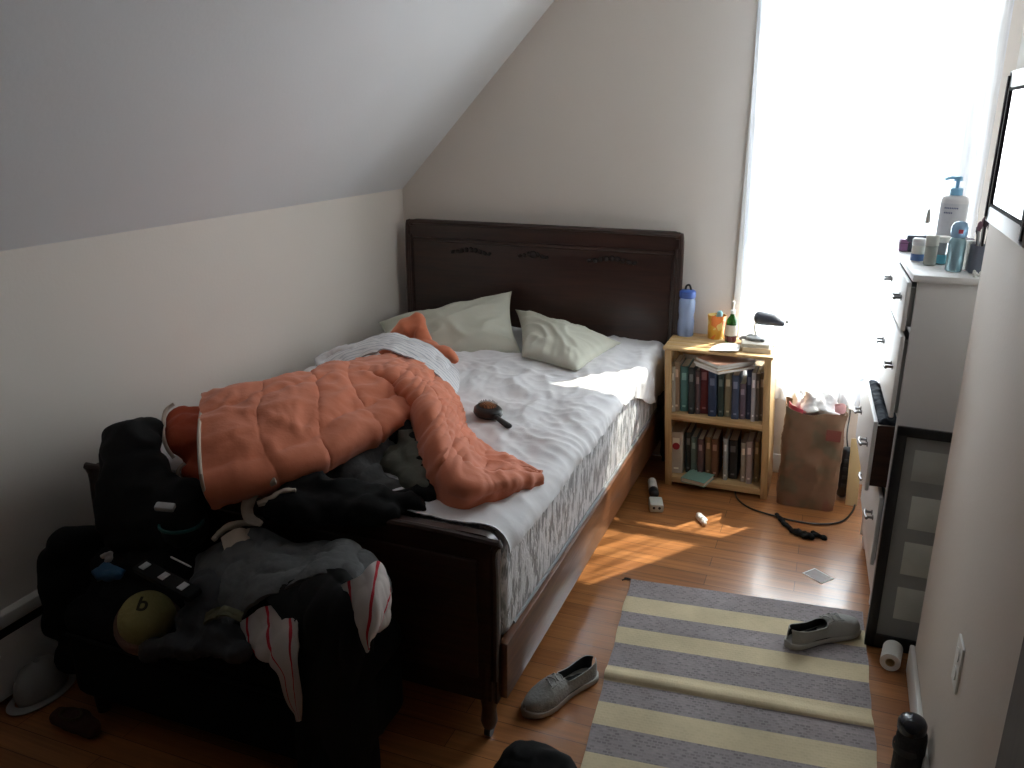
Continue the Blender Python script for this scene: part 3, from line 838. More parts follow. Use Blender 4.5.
garment('sweatpants', [(PY(186, 618, 1.46), PY(232, 640, 1.40), .035, .035), (PY(150, 648, 1.40), PY(205, 645, 1.40), .03, .03), (PY(205, 648, 1.39), PY(240, 652, 1.37), .028, .022), (PY(205, 590, 1.50), PY(215, 625, 1.45), .05, .04)],
        M['char'], 'charcoal sweatpants crumpled beside the yellow knit hat', seed=11, amp=.018, s=11)
o = surf('olive_sash', [G((205, 612, 1.425), (222, 606, 1.42), (243, 612, 1.415)), G((203, 624, 1.40), (222, 616, 1.395), (241, 622, 1.40))], mat('olive cotton', (.10, .095, .05), .9), 30, 14, .006, wr(.010, 20, 3))
tag(o, 'olive scrap of cloth lying on the charcoal sweatpants', 'clothing')
# black trousers hanging in front, under the sleeve
o = surf('trousers', [
    G((262, 592, 1.47), (300, 578, 1.49), (340, 568, 1.51), (358, 594, 1.50)),
    G((282, 625, 1.40), (312, 615, 1.40), (345, 610, 1.41), (372, 630, 1.44)),
    G((296, 690, 1.375), (322, 690, 1.37), (350, 690, 1.38), (375, 690, 1.43)),
    G((298, 780, 1.36), (325, 780, 1.355), (352, 780, 1.36), (378, 780, 1.42))],
    M['black'], 60, 60, .012, wr(.018, 8, 9, (1, 1, .35)))
tag(o, 'black trousers hanging from the bench below the grey sweatshirt', 'clothing')
sh1 = surf('striped_shirt', [
    G((240, 622, 1.425), (262, 608, 1.44), (292, 602, 1.44)),
    G((250, 650, 1.385), (275, 645, 1.375), (297, 628, 1.385)),
    G((278, 672, 1.355), (290, 668, 1.345), (297, 660, 1.352)),
    G((286, 700, 1.348), (295, 698, 1.338), (302, 694, 1.345)),
    G((296, 722, 1.343), (299, 722, 1.336), (302, 721, 1.342))],
    M['shirt'], 50, 50, .004, wr(.010, 12, 6, (1, 1, .5)))
tag(sh1, 'white shirt with red stripes hanging out of the heap, long wedge below the sweatshirt', 'clothing')
sh2 = surf('striped_scarf', [
    G((342, 585, 1.450), (360, 575, 1.455), (378, 562, 1.505), (391, 590, 1.535)),
    G((350, 605, 1.425), (364, 600, 1.415), (379, 596, 1.435), (392, 608, 1.505)),
    G((358, 625, 1.405), (366, 622, 1.395), (377, 622, 1.415), (388, 624, 1.485)),
    G((366, 652, 1.390), (368, 652, 1.385), (371, 640, 1.395), (381, 630, 1.465))],
    M['shirt'], 50, 40, .004, wr(.008, 14, 7, (1, 1, .5)))
tag(sh2, 'white and red striped cloth with a pointed tip under the sweatshirt sleeve, beside the footboard', 'clothing')

# cream camisole and its strap across the footboard
cm = thing('camisole', 'cream camisole with a curved strap lying over the footboard', 'clothing', PY(240, 530, 1.7))
def band(name, pts, w0, w1, m, parent, thick=.006):
    c = resample(pts, 28); rows = [[], []]
    out0, out1 = [], []
    for i, p in enumerate(c):
        t = (c[min(i+1, 27)]-c[max(i-1, 0)]).normalized()
        view = (p-EYE).normalized(); s = t.cross(view).normalized()
        k = i/27; w = (w0+(w1-w0)*k)*(.35+.65*math.sin(math.pi*min(1, k*.9+.1)))
        out0.append(p-s*w); out1.append(p+s*w)
    mid = [p + (EYE-p).normalized()*.008 for p in c]
    return rel(surf(name, [out0, mid, out1], m, 40, 12, thick, wr(.003, 30, 2)), parent)
band('strap', G((276, 481, 1.710), (258, 488, 1.700), (248, 503, 1.690), (249, 517, 1.675), (262, 524, 1.655)), .014, .017, M['cream'], cm)
band('strap', G((258, 504, 1.687), (272, 499, 1.695), (283, 492, 1.710), (296, 490, 1.720)), .010, .006, M['cream'], cm)
band('strap', G((213, 540, 1.64), (226, 528, 1.66), (242, 523, 1.68), (258, 524, 1.70)), .006, .008, M['cream'], cm)
rel(surf('bodice', [G((221, 538, 1.63), (236, 529, 1.65), (262, 530, 1.69)), G((224, 550, 1.60), (236, 545, 1.61), (250, 545, 1.63)), G((229, 562, 1.575), (235, 563, 1.572), (240, 560, 1.58))], M['cream'], 30, 24, .006, wr(.008, 18, 5)), cm)

# knit hat with a letter b on its crown
hat = thing('knit_hat', 'yellow knit hat with a dark letter b resting on the front of the bench', 'hat', PY(147, 618, 1.49))
hc = PY(147, 618, 1.455)
view = (EYE-hc).normalized()
ax = (view*.8+V((0, 0, .75))+V((-.1, 0, 0))).normalized()
qm = ax.to_track_quat('Z', 'Y').to_matrix()
MY = mat('yellow tan knit', (.30, .26, .095), .95, var=.15, bump=.5, bscale=120)
prof = [(.070, -.035), (.074, -.01), (.071, .015), (.062, .036), (.046, .052), (.024, .060), (.004, .062)]
rel(MB().lathe(hc, prof, 36, rot=qm).build('crown', MY, None, 80), hat)
rel(MB().lathe(hc, [(.074, -.055), (.083, -.050), (.086, -.03), (.084, -.012), (.078, -.008)], 36, rot=qm).build('cuff', mat('brownish knit', (.16, .09, .065), .95, bump=.5, bscale=90), None, 80), hat)
fc = bpy.data.curves.new('letter', 'FONT'); fc.body = 'b'; fc.size = .060; fc.extrude = .0015; fc.align_x = 'CENTER'; fc.align_y = 'CENTER'; fc.offset = .0008
fo = bpy.data.objects.new('letter', fc); COL.objects.link(fo)
xa = (rt - ax*rt.dot(ax)).normalized(); ya = ax.cross(xa)
lm4 = Matrix(((xa.x, ya.x, ax.x, 0), (xa.y, ya.y, ax.y, 0), (xa.z, ya.z, ax.z, 0), (0, 0, 0, 1)))
dg = bpy.context.evaluated_depsgraph_get(); dg.update()
lme = bpy.data.meshes.new_from_object(fo.evaluated_get(dg)); bpy.data.objects.remove(fo)
bm = bmesh.new(); bm.from_mesh(lme)
bmesh.ops.subdivide_edges(bm, edges=[e for e in bm.edges if e.calc_length() > .006], cuts=3)
for v in bm.verts:
    rr = math.hypot(v.co.x, v.co.y); hz = .0625 - 7.2*rr*rr
    v.co = hc + lm4.to_3x3() @ V((v.co.x-.004, v.co.y+.004, hz+v.co.z))
bm.to_mesh(lme); bm.free(); lme.name = 'letter'
rel(link('letter', lme, mat('dark brown thread', (.05, .042, .02), .9)), hat)

# small things on the heap
o = blob('blue_cloth', [(PY(100, 574, 1.46), PY(118, 576, 1.46), .018, .016), (PY(106, 568, 1.48), PY(122, 572, 1.48), .015, .012)], mat('bright blue cloth', (.012, .075, .16), .7), .006, 3, wr(.01, 22, 3))
tag(o, 'bright blue crumpled cloth on the left of the bench', 'cloth')
o = blob('tissue', [(PY(104, 556, 1.47), PY(110, 553, 1.47), .008, .007), (PY(108, 560, 1.465), PY(111, 556, 1.47), .008, .006)], M['greyp'], .004, 2, wr(.005, 40, 3))
tag(o, 'scrap of pale tissue just above the blue cloth', 'tissue')
# black case with three white square tabs
cs = thing('pencil_case', 'flat black case with a row of three white square tabs on the bench', 'case', PY(162, 576, 1.46))
pa, pb = PY(138, 562, 1.49), PY(194, 592, 1.43)
t = (pb-pa).normalized(); nrm = (V((0, 0, 1))*.8+(EYE-pa).normalized()*.5); nrm = (nrm-t*nrm.dot(t)).normalized(); s = nrm.cross(t)
mm = Matrix((t, s, nrm)).transposed()
c = (pa+pb)/2 - nrm*.012
L = (pb-pa).length
mb = MB(); mb.box((-L/2, -.022, -.010), (L/2, .022, .010), .006)
for v in mb.bm.verts: v.co = c + mm @ v.co
rel(mb.build('body', M['black']), cs)
for k, (px, py) in enumerate(((145, 566), (163, 575), (181, 585))):
    a = PY(px, py, 1.49-.055*(k+.3)/2.4)
    lx = (a-c).dot(t)
    mb = MB(); mb.box((lx-.011, -.012, .0095), (lx+.011, .013, .0125), .001)
    for v in mb.bm.verts: v.co = c + mm @ v.co
    rel(mb.build('tab', M['greyp']), cs)
o = MB().cyl(PY(171, 557, 1.52), PY(189, 566, 1.50), .0025).cyl(PY(189, 566, 1.50), PY(191, 567, 1.498), .0015).build('pen', M['paper'])
tag(o, 'thin white pen lying behind the black case with tabs', 'pen')
bo = thing('bowl', 'dark bowl with teal rim on the heap in front of the black jacket', 'bowl', PY(182, 522, 1.6))
c = PY(182, 528, 1.60)
rel(MB().lathe(c+V((0, 0, -.045)), [(.03, 0), (.048, .02), (.056, .05), (.058, .058), (.053, .058), (.045, .025), (.0, .01)], 32, cap=False).build('vessel', M['plasticb']), bo)
rel(MB().lathe(c+V((0, 0, .010)), [(.0585, 0), (.0605, .003), (.0595, .009), (.0535, .009), (.0525, .002)], 32, cap=False).build('rim', mat('teal plastic', (.02, .10, .10), .3)), bo)
o = MB().box((-.026, -.012, -.008), (.026, .012, .008), .005)
cc = PY(165, 507, 1.56); rz = Euler((R(20), R(5), R(20))).to_matrix()
for v in o.bm.verts: v.co = cc + rz @ v.co
o = o.build('soap_box', M['greyp']); tag(o, 'small pale grey box perched above the teal rimmed bowl', 'box')

# pale cap on the floor by the heater
cp = thing('cap', 'pale grey cap lying on the floor below the heater', 'cap', (-2.02, 1.46, 0))
cc = V((-2.066, 1.465, .0))
mG = mat('pale grey canvas', (.33, .33, .32), .9, bump=.2)
rel(MB().lathe(cc, [(.060, .004), (.066, .03), (.062, .065), (.048, .095), (.026, .112), (.004, .117)], 32, .85, 1.25).build('crown', mG, None, 80), cp)
mb = MB(); mb.lathe(cc, [(.062, .010), (.080, .004), (.082, .008), (.064, .016)], 36, .80, 1.35, cap=False); rel(mb.build('brim', mG), cp)
rel(MB().sphere(cc+V((0, 0, .117)), (.009, .009, .005), 2).build('button', mG), cp)
o = blob('slipper', [((-1.90, 1.385, .028), (-1.83, 1.385, .035), .028, .034), ((-1.83, 1.385, .035), (-1.78, 1.38, .03), .034, .028)], mat('dark red felt', (.05, .016, .010), .9), .006, 3, wr(.004, 25, 3), None, 0.0)
rel(MB().lathe((-1.84, 1.372, .058), [(.024, 0), (.029, .004), (.029, .010), (.023, .010)], 24, 1.3, .8, cap=False).build('opening_trim', mat('brown felt trim', (.06, .035, .015), .9)), o)
tag(o, 'dark reddish slipper on the floor before the bench', 'slipper')

# black backpack at the very front
o = blob('backpack', [((-.57, 1.55, .09), (-.51, 1.55, .09), .085, .085), ((-.57, 1.58, .12), (-.49, 1.58, .115), .07, .065), ((-.57, 1.50, .07), (-.47, 1.5, .07), .07, .07)], M['black'], .009, 6, wr(.010, 12, 5), None, 0.0)
tag(o, 'black backpack slumped on the floor by the corner of the footboard', 'bag')
rel(MB().tube([(-.56, 1.48, .15), (-.54, 1.44, .16), (-.50, 1.44, .155), (-.48, 1.47, .14)], .007, 8).build('handle_loop', M['black']), o)

# ------------------------------------------------------------------ bookcase (a little racked to the left at the top)
KX0, KX1, KY0, KY1, KH = -.625, -.160, 3.655, 3.965, .668
SH = -.062
def shear(o):
    for v in o.data.vertices: v.co.x += SH*v.co.z
    return o
bk = thing('bookcase', 'small pine bookcase with two tiers of books beside the bed', 'bookcase', ((KX0+KX1)/2, 3.81, 0))
for x0, x1 in ((KX0, KX0+.014), (KX1-.014, KX1)):
    mb = MB()
    for k in range(4):
        y0 = KY0+.004+k*.076
        mb.box((x0, y0, .0), (x1, y0+.070, KH-.012), .002)
    sd = rel(shear(mb.build('side_panel', M['pine_v'])), bk)
for x0 in (KX0+.0, KX1-.030):
    for y in (KY0-.004, KY1-.024):
        rel(shear(MB().box((x0, y, 0), (x0+.030, y+.022, KH-.012), .002).build('post', M['pine_v'])), bk)
for z in (.028, .338):
    rel(shear(MB().box((KX0+.012, KY0+.004, z), (KX1-.012, KY1, z+.018), .002).build('shelf', M['pine'])), bk)
    rel(shear(MB().box((KX0+.028, KY0-.002, z-.012), (KX1-.028, KY0+.014, z+.017), .002).build('shelf_rail', M['pine'])), bk)
for k in range(5):
    y0 = KY0-.006+k*.065
    rel(shear(MB().box((KX0-.008, y0, KH-.014), (KX1+.008, y0+.056, KH), .003).build('top_slat', M['pine'])), bk)
mb = MB()
for k in range(6): mb.box((KX0+.01, KY1-.006, .06+k*.1), (KX1-.01, KY1, .06+k*.1+.075), .002)
rel(shear(mb.build('back_slats', M['pine'])), bk)

def book(name, x, y, z, w, dp, h, col, label, group, lean=0, turn=0):
    """upright book with its spine toward the room"""
    root = thing(name, label, 'book', (x, y, z), turn, group)
    root.rotation_euler = (0, lean, turn)
    m = mat('book cover '+label[:24], col, .5, var=.1, scale=30)
    mb = MB(); t = .0022
    mb.box((0, 0, 0), (t, dp, h), .0006).box((w-t, 0, 0), (w, dp, h), .0006)
    mb.hull([(w*(.5-.5*math.cos(math.pi*k/6)), -.004*math.sin(math.pi*k/6), zz) for k in range(7) for zz in (0, h)]+[(0, .003, 0), (w, .003, 0), (0, .003, h), (w, .003, h)])
    o = mb.build('cover', m, root)
    o2 = MB().box((t, .004, .003), (w-t, dp-.004, h-.004)).build('pages', M['pages'], root)
    lc = [min(1, c*1.9+.12) for c in col]
    foil = mat('spine foil', lc, .6)
    MB().box((w*.22, -.0047, h*.70), (w*.78, -.0036, h*.86)).build('title_panel', foil, o)
    MB().box((w*.3, -.0047, h*.1), (w*.7, -.0036, h*.14)).build('foot_panel', foil, o)
    return root
ZU, ZL = .338+.018+.001, .028+.018+.001
def xs(x, z): return x + SH*z
up_books = [  # pixel column on the mid shelf line, colour, height, label
 (672, 6, (.45, .42, .36), .215, 'tan book at the left end of the upper shelf'),
 (676, 6, (.32, .22, .14), .235, 'tall light brown book next to the left post on the upper shelf'),
 (683, 8, (.09, .24, .23), .215, 'teal book on the upper shelf'),
 (691, 6, (.020, .03, .032), .220, 'black book to the right of the teal one on the upper shelf'),
 (697, 5, (.11, .075, .085), .205, 'thin dull mauve book between black and red books on the upper shelf'),
 (703, 9, (.12, .010, .014), .230, 'thick dark red book on the upper shelf'),
 (712, 8, (.025, .05, .11), .210, 'navy blue book to the right of the thick red book'),
 (720, 6, (.03, .06, .055), .205, 'dark green book leaning on the navy one on the upper shelf'),
 (727, 7, (.34, .32, .22), .205, 'cream spined book in the middle right of the upper shelf'),
 (735, 7, (.06, .085, .15), .205, 'slate blue book to the right of the cream spined book'),
 (742, 6, (.16, .13, .17), .165, 'short lilac grey book on the upper shelf'),
 (748, 5, (.04, .06, .12), .230, 'tall dark blue book near the right end of the upper shelf'),
 (753, 4, (.42, .41, .42), .225, 'thin pale grey book near the right end of the upper shelf'),
 (757, 4, (.20, .17, .14), .220, 'thin brown grey book near the right end of the upper shelf'),
 (761, 5, (.26, .19, .12), .225, 'light brown book last in the row at the right end of the upper shelf'),
]
for k, (px, wp, col, h, lab) in enumerate(up_books):
    w = wp*.0046*.98; x = PY(px, 418, KY0+.03).x
    book('book', x-w/2, KY0+.022+.012*((k*7) % 3), ZU, w, .15, h, col, lab, 'books on the upper shelf', lean=R(-3.4))
low_books = [
 (675, 13, (.50, .44, .36), .205, 'fat cream binder with a red disc on the lower shelf'),
 (686, 6, (.03, .035, .035), .20, 'black book beside the cream binder on the lower shelf'),
 (692, 6, (.13, .20, .18), .185, 'grey teal book left of the brown row on the lower shelf'),
 (699, 6, (.13, .07, .07), .185, 'dark rose book on the lower shelf'),
 (706, 6, (.30, .20, .10), .190, 'tan book in the middle of the lower shelf'),
 (713, 7, (.16, .07, .035), .19, 'dark brown book in the middle of the lower shelf'),
 (724, 4, (.40, .42, .42), .205, 'thin pale book leaning left on the lower shelf'),
 (731, 9, (.022, .025, .027), .19, 'thick black book right of the leaning pale one on the lower shelf'),
 (742, 5, (.42, .37, .30), .19, 'slim cream book on the right half of the lower shelf'),
 (748, 6, (.46, .38, .36), .205, 'pinkish white book second from the right on the lower shelf'),
 (755, 5, (.28, .22, .12), .20, 'ochre book last on the right of the lower shelf'),
]
for k, (px, wp, col, h, lab) in enumerate(low_books):
    w = wp*.0044; x = PY(px, 486, KY0+.03).x
    b = book('book' if k else 'binder', x-w/2, KY0+.04+.014*((k*5) % 3), ZL, w, .15, h, col, lab, 'books on the lower shelf', lean=R(-3.4))
    if k == 0:
        b['category'] = 'binder'
        o = MB().cyl((w/2, -.0042, h*.66), (w/2, -.0062, h*.66), .017, seg=28).build('red_disc', mat('red print', (.30, .008, .02), .6), b)
def flatbook(name, corner, ang, w, d, h, col, label, cat='book', group=None, paper=False):
    root = thing(name, label, cat, corner, ang, group)
    if paper:
        MB().box((0, 0, 0), (w, d, h), .0008).build('pages', M['paper'], root)
        MB().box((0, 0, h), (w, d, h+.0012), .0004).build('cover', mat('print '+label[:20], col, .35), root)
    else:
        m = mat('board '+label[:20], col, .5)
        MB().box((0, 0, 0), (w, d, .0022), .0006).box((0, 0, h-.0022), (w, d, h), .0006).box((0, 0, 0), (.003, d, h), .0006).build('cover', m, root)
        MB().box((.003, .003, .0022), (w-.004, d-.003, h-.0022)).build('pages', M['pages'], root)
    return root
# magazines lying across the tops of the upright books, their corners poking out
zc = .598
c = PY(724, 365, 3.60); zc = .590
flatbook('magazine', V((-.410, 3.565, zc)), R(48), .21, .155, .010, (.42, .30, .20), 'tan magazine at the bottom of the slanted stack across the upper books', 'magazine', 'magazines slanted across the upper books', True)
flatbook('magazine', V((-.418, 3.570, zc+.0125)), R(50), .21, .15, .009, (.55, .47, .38), 'cream magazine in the middle of the slanted stack across the upper books', 'magazine', 'magazines slanted across the upper books', True)
flatbook('magazine', V((-.414, 3.578, zc+.0240)), R(47), .21, .155, .012, (.40, .22, .15), 'brown magazine at the top of the slanted stack across the upper books', 'magazine', 'magazines slanted across the upper books', True)
# pale green book lying flat at the front of the lower shelf
flatbook('book', V((-.545, 3.60, ZL+.001)), R(-14), .115, .12, .022, (.20, .36, .30), 'pale green book lying flat at the front of the lower shelf')

ZT = KH+.001
def top(px, py): return PZ(px, py, ZT)
# water bottle
p = top(685, 335); p.y = 3.90
wb = thing('water_bottle', 'clear blue water bottle with blue lid next to the headboard', 'bottle', p)
mbl = mat('blue tinted plastic', (.36, .50, .80), .15, var=.02, alpha=.6)
def lt(p, prof, name, m, root, seg=28, cap=True, **k): return rel(MB().lathe(p, prof, seg, cap=cap, **k).build(name, m, None, 50), root)
lt(p, [(.036, 0), (.039, .006), (.039, .07), (.036, .08), (.035, .10), (.039, .115), (.039, .165), (.034, .180)], 'body', mbl, wb)
lt(p+V((0, 0, .181)), [(.036, 0), (.038, .004), (.038, .030), (.030, .036), (.012, .038)], 'lid', mat('blue lid plastic', (.05, .12, .42), .4), wb)
rel(MB().tube([p+V((-.012, 0, .216)), p+V((-.008, 0, .236)), p+V((.006, 0, .240)), p+V((.014, 0, .218))], .005, 8).build('spout', M['plasticb']), wb)
# orange and yellow tumbler
p = top(714, 340); p.y = 3.90
cu2 = thing('tumbler', 'orange and yellow patterned tumbler between blue water bottle and green bottle', 'cup', p)
m, n, l, b = nt('orange yellow print')
tc = n.new('ShaderNodeTexCoord'); vo = n.new('ShaderNodeTexVoronoi'); vo.inputs['Scale'].default_value = 38
l.new(tc.outputs['Object'], vo.inputs['Vector'])
cr = n.new('ShaderNodeValToRGB'); cr.color_ramp.interpolation = 'CONSTANT'
cr.color_ramp.elements[0].color = (.80, .42, .05, 1); cr.color_ramp.elements[1].position = .35; cr.color_ramp.elements[1].color = (.80, .22, .04, 1)
e = cr.color_ramp.elements.new(.62); e.color = (.85, .65, .22, 1)
l.new(vo.outputs['Color'], cr.inputs['Fac']); l.new(cr.outputs['Color'], b.inputs['Base Color']); b.inputs['Roughness'].default_value = .4
lt(p, [(.036, 0), (.043, .110), (.041, .110), (.034, .005)], 'body', m, cu2, cap=False)
lt(p, [(.0, .001), (.035, .001), (.035, .006), (.0, .006)], 'base', M['pine'], cu2, cap=False)
rel(MB().hull(cap_pts(p+V((.006, 0, .08)), p+V((.012, 0, .118)), .016, .014)).build('sponge', mat('pale teal foam', (.30, .55, .58), .8)), cu2)
# green bottle with white pump
p = top(731, 340); p.y = 3.86
gb = thing('spray_bottle', 'green bottle with white nozzle and pale label at the front of the bookcase top', 'bottle', p)
mg = mat('green glass', (.03, .16, .02), .08, trans=.5, var=.02)
lt(p, [(.024, 0), (.026, .006), (.026, .085), (.022, .105), (.010, .122), (.009, .13)], 'body', mg, gb)
lt(p+V((0, 0, .030)), [(.0265, 0), (.0265, .050)], 'label', mat('pale label', (.55, .50, .44), .6), gb, cap=False)
lt(p, [(.0267, .004), (.0267, .028)], 'lower_label', mat('wine label', (.12, .035, .045), .5), gb, cap=False)
lt(p+V((0, 0, .131)), [(.011, 0), (.011, .016), (.005, .02), (.005, .045), (.008, .046), (.008, .056), (.003, .06)], 'nozzle', M['paper'], gb)
# flat books and papers on the right of the top
flatbook('book', V((-.330, 3.69, ZT)), R(4), .125, .19, .020, (.62, .50, .36), 'tan paperback under the lamp on the bookcase top')
flatbook('book', V((-.336, 3.70, ZT+.0205)), R(7), .12, .18, .014, (.66, .60, .50), 'cream paperback lying on the tan one under the lamp')
o = surf('papers', [[V((-.47, 3.648, ZT+.004)), V((-.42, 3.65, ZT+.006)), V((-.345, 3.655, ZT+.012))], [V((-.46, 3.72, ZT+.005)), V((-.41, 3.725, ZT+.012)), V((-.345, 3.73, ZT+.008))], [V((-.44, 3.79, ZT+.003)), V((-.40, 3.80, ZT+.006)), V((-.35, 3.80, ZT+.004))]], M['paper'], 24, 18, .0015)
tag(o, 'loose white paper at the front edge of the bookcase top', 'paper')
# reading lamp
lp = thing('desk_lamp', 'small desk lamp with dark oval head standing on the right of the bookcase', 'lamp', (-.27, 3.85, ZT+.036))
zb = ZT+.036
c0 = V((-.285, 3.80, zb))
lt(c0, [(.040, 0), (.044, .004), (.042, .012), (.014, .02), (.008, .024)], 'base', M['greyp'], lp)
rel(MB().tube([c0+V((0, 0, .02)), c0+V((-.012, .03, .05)), c0+V((.0, .06, .085)), V((-.262, 3.84, .775))], .0055, 10).build('arm', M['paper']), lp)
ha, hb2 = PY(758, 319, 3.80), PY(780, 324, 3.78)
rel(MB().hull(cap_pts(PY(760, 318, 3.80), PY(774, 320, 3.79), (.028, .036, .032), (.026, .034, .028))+cap_pts(PY(780, 323, 3.78), PY(783, 324, 3.78), (.012, .018, .016), (.008, .014, .012))).build('head', mat('dark slate plastic', (.06, .065, .085), .5), None, 80), lp)
rel(MB().sphere(PY(787, 322, 3.78), (.009, .009, .009), 2).build('switch_knob', M['greyp']), lp)
o = blob('glasses_case', [(PY(741, 338, 3.80)+V((0, 0, -.0)), PY(752, 336, 3.80), .009, .012), (PY(752, 339, 3.78), PY(764, 341, 3.76), .006, .005)], mat('mottled grey cloth', (.22, .22, .23), .8, var=.5, scale=60), .004, 2, wr(.004, 40, 2))
o['label'] = 'crumpled grey cloth in front of the lamp base'; o['category'] = 'cloth'; o.name = 'cloth'

# ------------------------------------------------------------------ paper bag stuffed with plastic bags
gbx0, gbx1, gby0, gby1, gh = -.118, .122, 3.62, 3.78, .455
pbag = thing('paper_bag', 'brown paper grocery bag beside the bookcase, full of white plastic bags', 'bag', (0, 3.7, 0))
bm = bmesh.new(); ring = []
nz, npm = 26, 72
for j in range(nz):
    t = j/(nz-1); c = []
    for i in range(npm):
        a = i/npm*4; s = int(a); f = a-s
        cs4 = [(-1, -1), (1, -1), (1, 1), (-1, 1)]
        x = cs4[s][0]*(1-f)+cs4[(s+1) % 4][0]*f; y = cs4[s][1]*(1-f)+cs4[(s+1) % 4][1]*f
        rr = 1-.10*max(0, abs(x)+abs(y)-1.75)/.25
        px = (gbx0+gbx1)/2 + x*rr*((gbx1-gbx0)/2)*(1+.035*t); py = (gby0+gby1)/2 + y*rr*((gby1-gby0)/2)*(1+.05*math.sin(t*3.1))
        zt = gh*(1+.05*noise.noise(V((x*1.6, y*1.6, 3))) - .05*(1 if y < -.9 else 0)*(1-x*x)); z = .001+(zt-.001)*t
        p = V((px, py, z))
        w = (ridge(p, 9, 4)-.45)*.012 + (ridge(p, 22, 6)-.45)*.006
        w *= min(1, t*8)
        d = V((x, y, 0)).normalized()
        c.append(bm.verts.new(p+d*w))
    ring.append(c)
for a, b in zip(ring, ring[1:]):
    for i in range(npm):
        j = (i+1) % npm; bm.faces.new((a[i], a[j], b[j], b[i]))
bm.faces.new(ring[0][::-1])
me = bpy.data.meshes.new('paper_shell'); bm.to_mesh(me); bm.free()
o = link('paper_shell', me, kraft_print())
md = o.modifiers.new('s', 'SOLIDIFY'); md.thickness = .002; md.offset = -1; applied(o); shade(o.data, 30); rel(o, pbag)
# printed patches on the bag
mr = mat('faded red print', (.20, .05, .035), .8, var=.3, scale=25); 
def onbag(x0, x1, z0, z1, nm, m):
    mb = MB(); mb.box((x0, gby0-.0135, z0), (x1, gby0-.0125, z1)); return rel(mb.build(nm, m), pbag)
onbag(.055, .115, .335, .385, 'red_print', mr)

wr_caps = []
random.seed(3)
for k in range(9):
    a = V((gbx0+.05+random.random()*.15, gby0+.045+random.random()*.075, gh-.03+random.random()*.04))
    wr_caps.append((a, a+V((random.uniform(-.03, .03), random.uniform(-.02, .02), random.uniform(.02, .05))), .035, .025))
wr_caps.append((V((-.02, 3.72, .46)), V((.02, 3.72, .50)), .05, .03)); wr_caps.append((V((.05, 3.71, .46)), V((.03, 3.72, .49)), .045, .03))
o = blob('plastic_bag', wr_caps, mat('white plastic film', (.88, .86, .85), .35, var=.03), .006, 2, wr(.016, 18, 3))
tag(o, 'bunched white plastic bag bulging out of the brown paper bag', 'plastic bag')
o2 = surf('printed_wrapper', [[V((-.112, 3.655, .48)), V((-.085, 3.635, .465)), V((-.05, 3.635, .452))], [V((-.105, 3.648, .425)), V((-.075, 3.637, .41)), V((-.045, 3.637, .415))]], mat('red printed film', (.62, .08, .12), .4), 20, 10, .0015, wr(.006, 25, 2))
tag(o2, 'red and pink wrapper sticking out at the left of the paper bag', 'wrapper')
o2 = surf('pink_wrapper', [[V((.075, 3.66, .485)), V((.105, 3.655, .495)), V((.125, 3.67, .48))], [V((.08, 3.65, .455)), V((.105, 3.645, .45)), V((.12, 3.65, .455))]], mat('pale pink film', (.72, .38, .38), .4), 20, 10, .0015, wr(.006, 25, 4))
tag(o2, 'pale pink wrapper at the right rim of the paper bag', 'wrapper')

# tall black canister with cord, outlet, tan board
ps = thing('power_strip', 'tall black power strip standing upright by the back wall', 'power strip', (.155, 3.80, 0))
rel(MB().hull(cap_pts((.155, 3.80, .034), (.155, 3.80, .225), (.030, .022, .033), (.028, .022, .026))).build('body', M['plasticb'], None, 60), ps)
mb = MB()
for k in range(4): mb.box((.146, 3.776, .06+.04*k), (.164, 3.779, .078+.04*k), .001)
rel(mb.build('sockets', mat('dark grey plastic', (.04, .04, .04), .5)), ps)
rel(MB().tube([(.155, 3.80, .24), (.145, 3.83, .30), (.15, 3.92, .36), (.146, 3.985, .40)], .0035, 8).build('cord', M['plasticb']), ps)
wo = thing('wall_outlet', 'white double outlet on the back wall above the power strip', 'outlet', (.146, 3.99, .40))
rel(MB().box((.111, 3.993, .345), (.181, 4.0, .46), .002).build('cover_plate', M['trim']), wo)
for z in (.38, .425): rel(MB().cyl((.146, 3.994, z), (.146, 3.990, z), .016, seg=20).build('socket', M['paper']), wo)
o = MB().box((0, 0, 0), (.05, .008, .30), .001).build('cardboard_piece', M['card'])
o.location = (.172, 3.72, .0025); o.rotation_euler = (R(-14), 0, R(6))
tag(o, 'tan cardboard strip leaning behind the dresser corner', 'cardboard')

# cords on the floor
c = [PZ(x, y, .006) for x, y in ((735, 487), (737, 498), (750, 508), (775, 516), (795, 521), (818, 524), (840, 522), (852, 512), (856, 500))]
o = MB().tube(c, .004, 8, 6).build('extension_cable', M['plasticb']); tag(o, 'black cord running along the floor from bookcase past the paper bag', 'cord')
c = [PZ(x, y, .008) for x, y in ((777, 515), (786, 525), (795, 533), (806, 537), (816, 535), (824, 538))]
o = blob('strap', [(a, b, .009, .011) for a, b in zip(c, c[1:])]+[(PZ(795, 531, .012), PZ(812, 537, .012), .014, .012), (PZ(812, 532, .012), PZ(826, 539, .008), .007, .006)], M['black'], .004, 2, wr(.006, 30, 2), None, .001)
tag(o, 'black crumpled strap on the floor in front of the paper bag', 'strap')
o = blob('tissue', [(PZ(699, 516, .012), PZ(705, 524, .010), .014, .010), (PZ(702, 518, .02), PZ(706, 520, .012), .010, .010)], M['paper'], .004, 1, wr(.007, 45, 2), None, .0005)
tag(o, 'small crumpled white tissue in the sunlight on the floor', 'tissue')
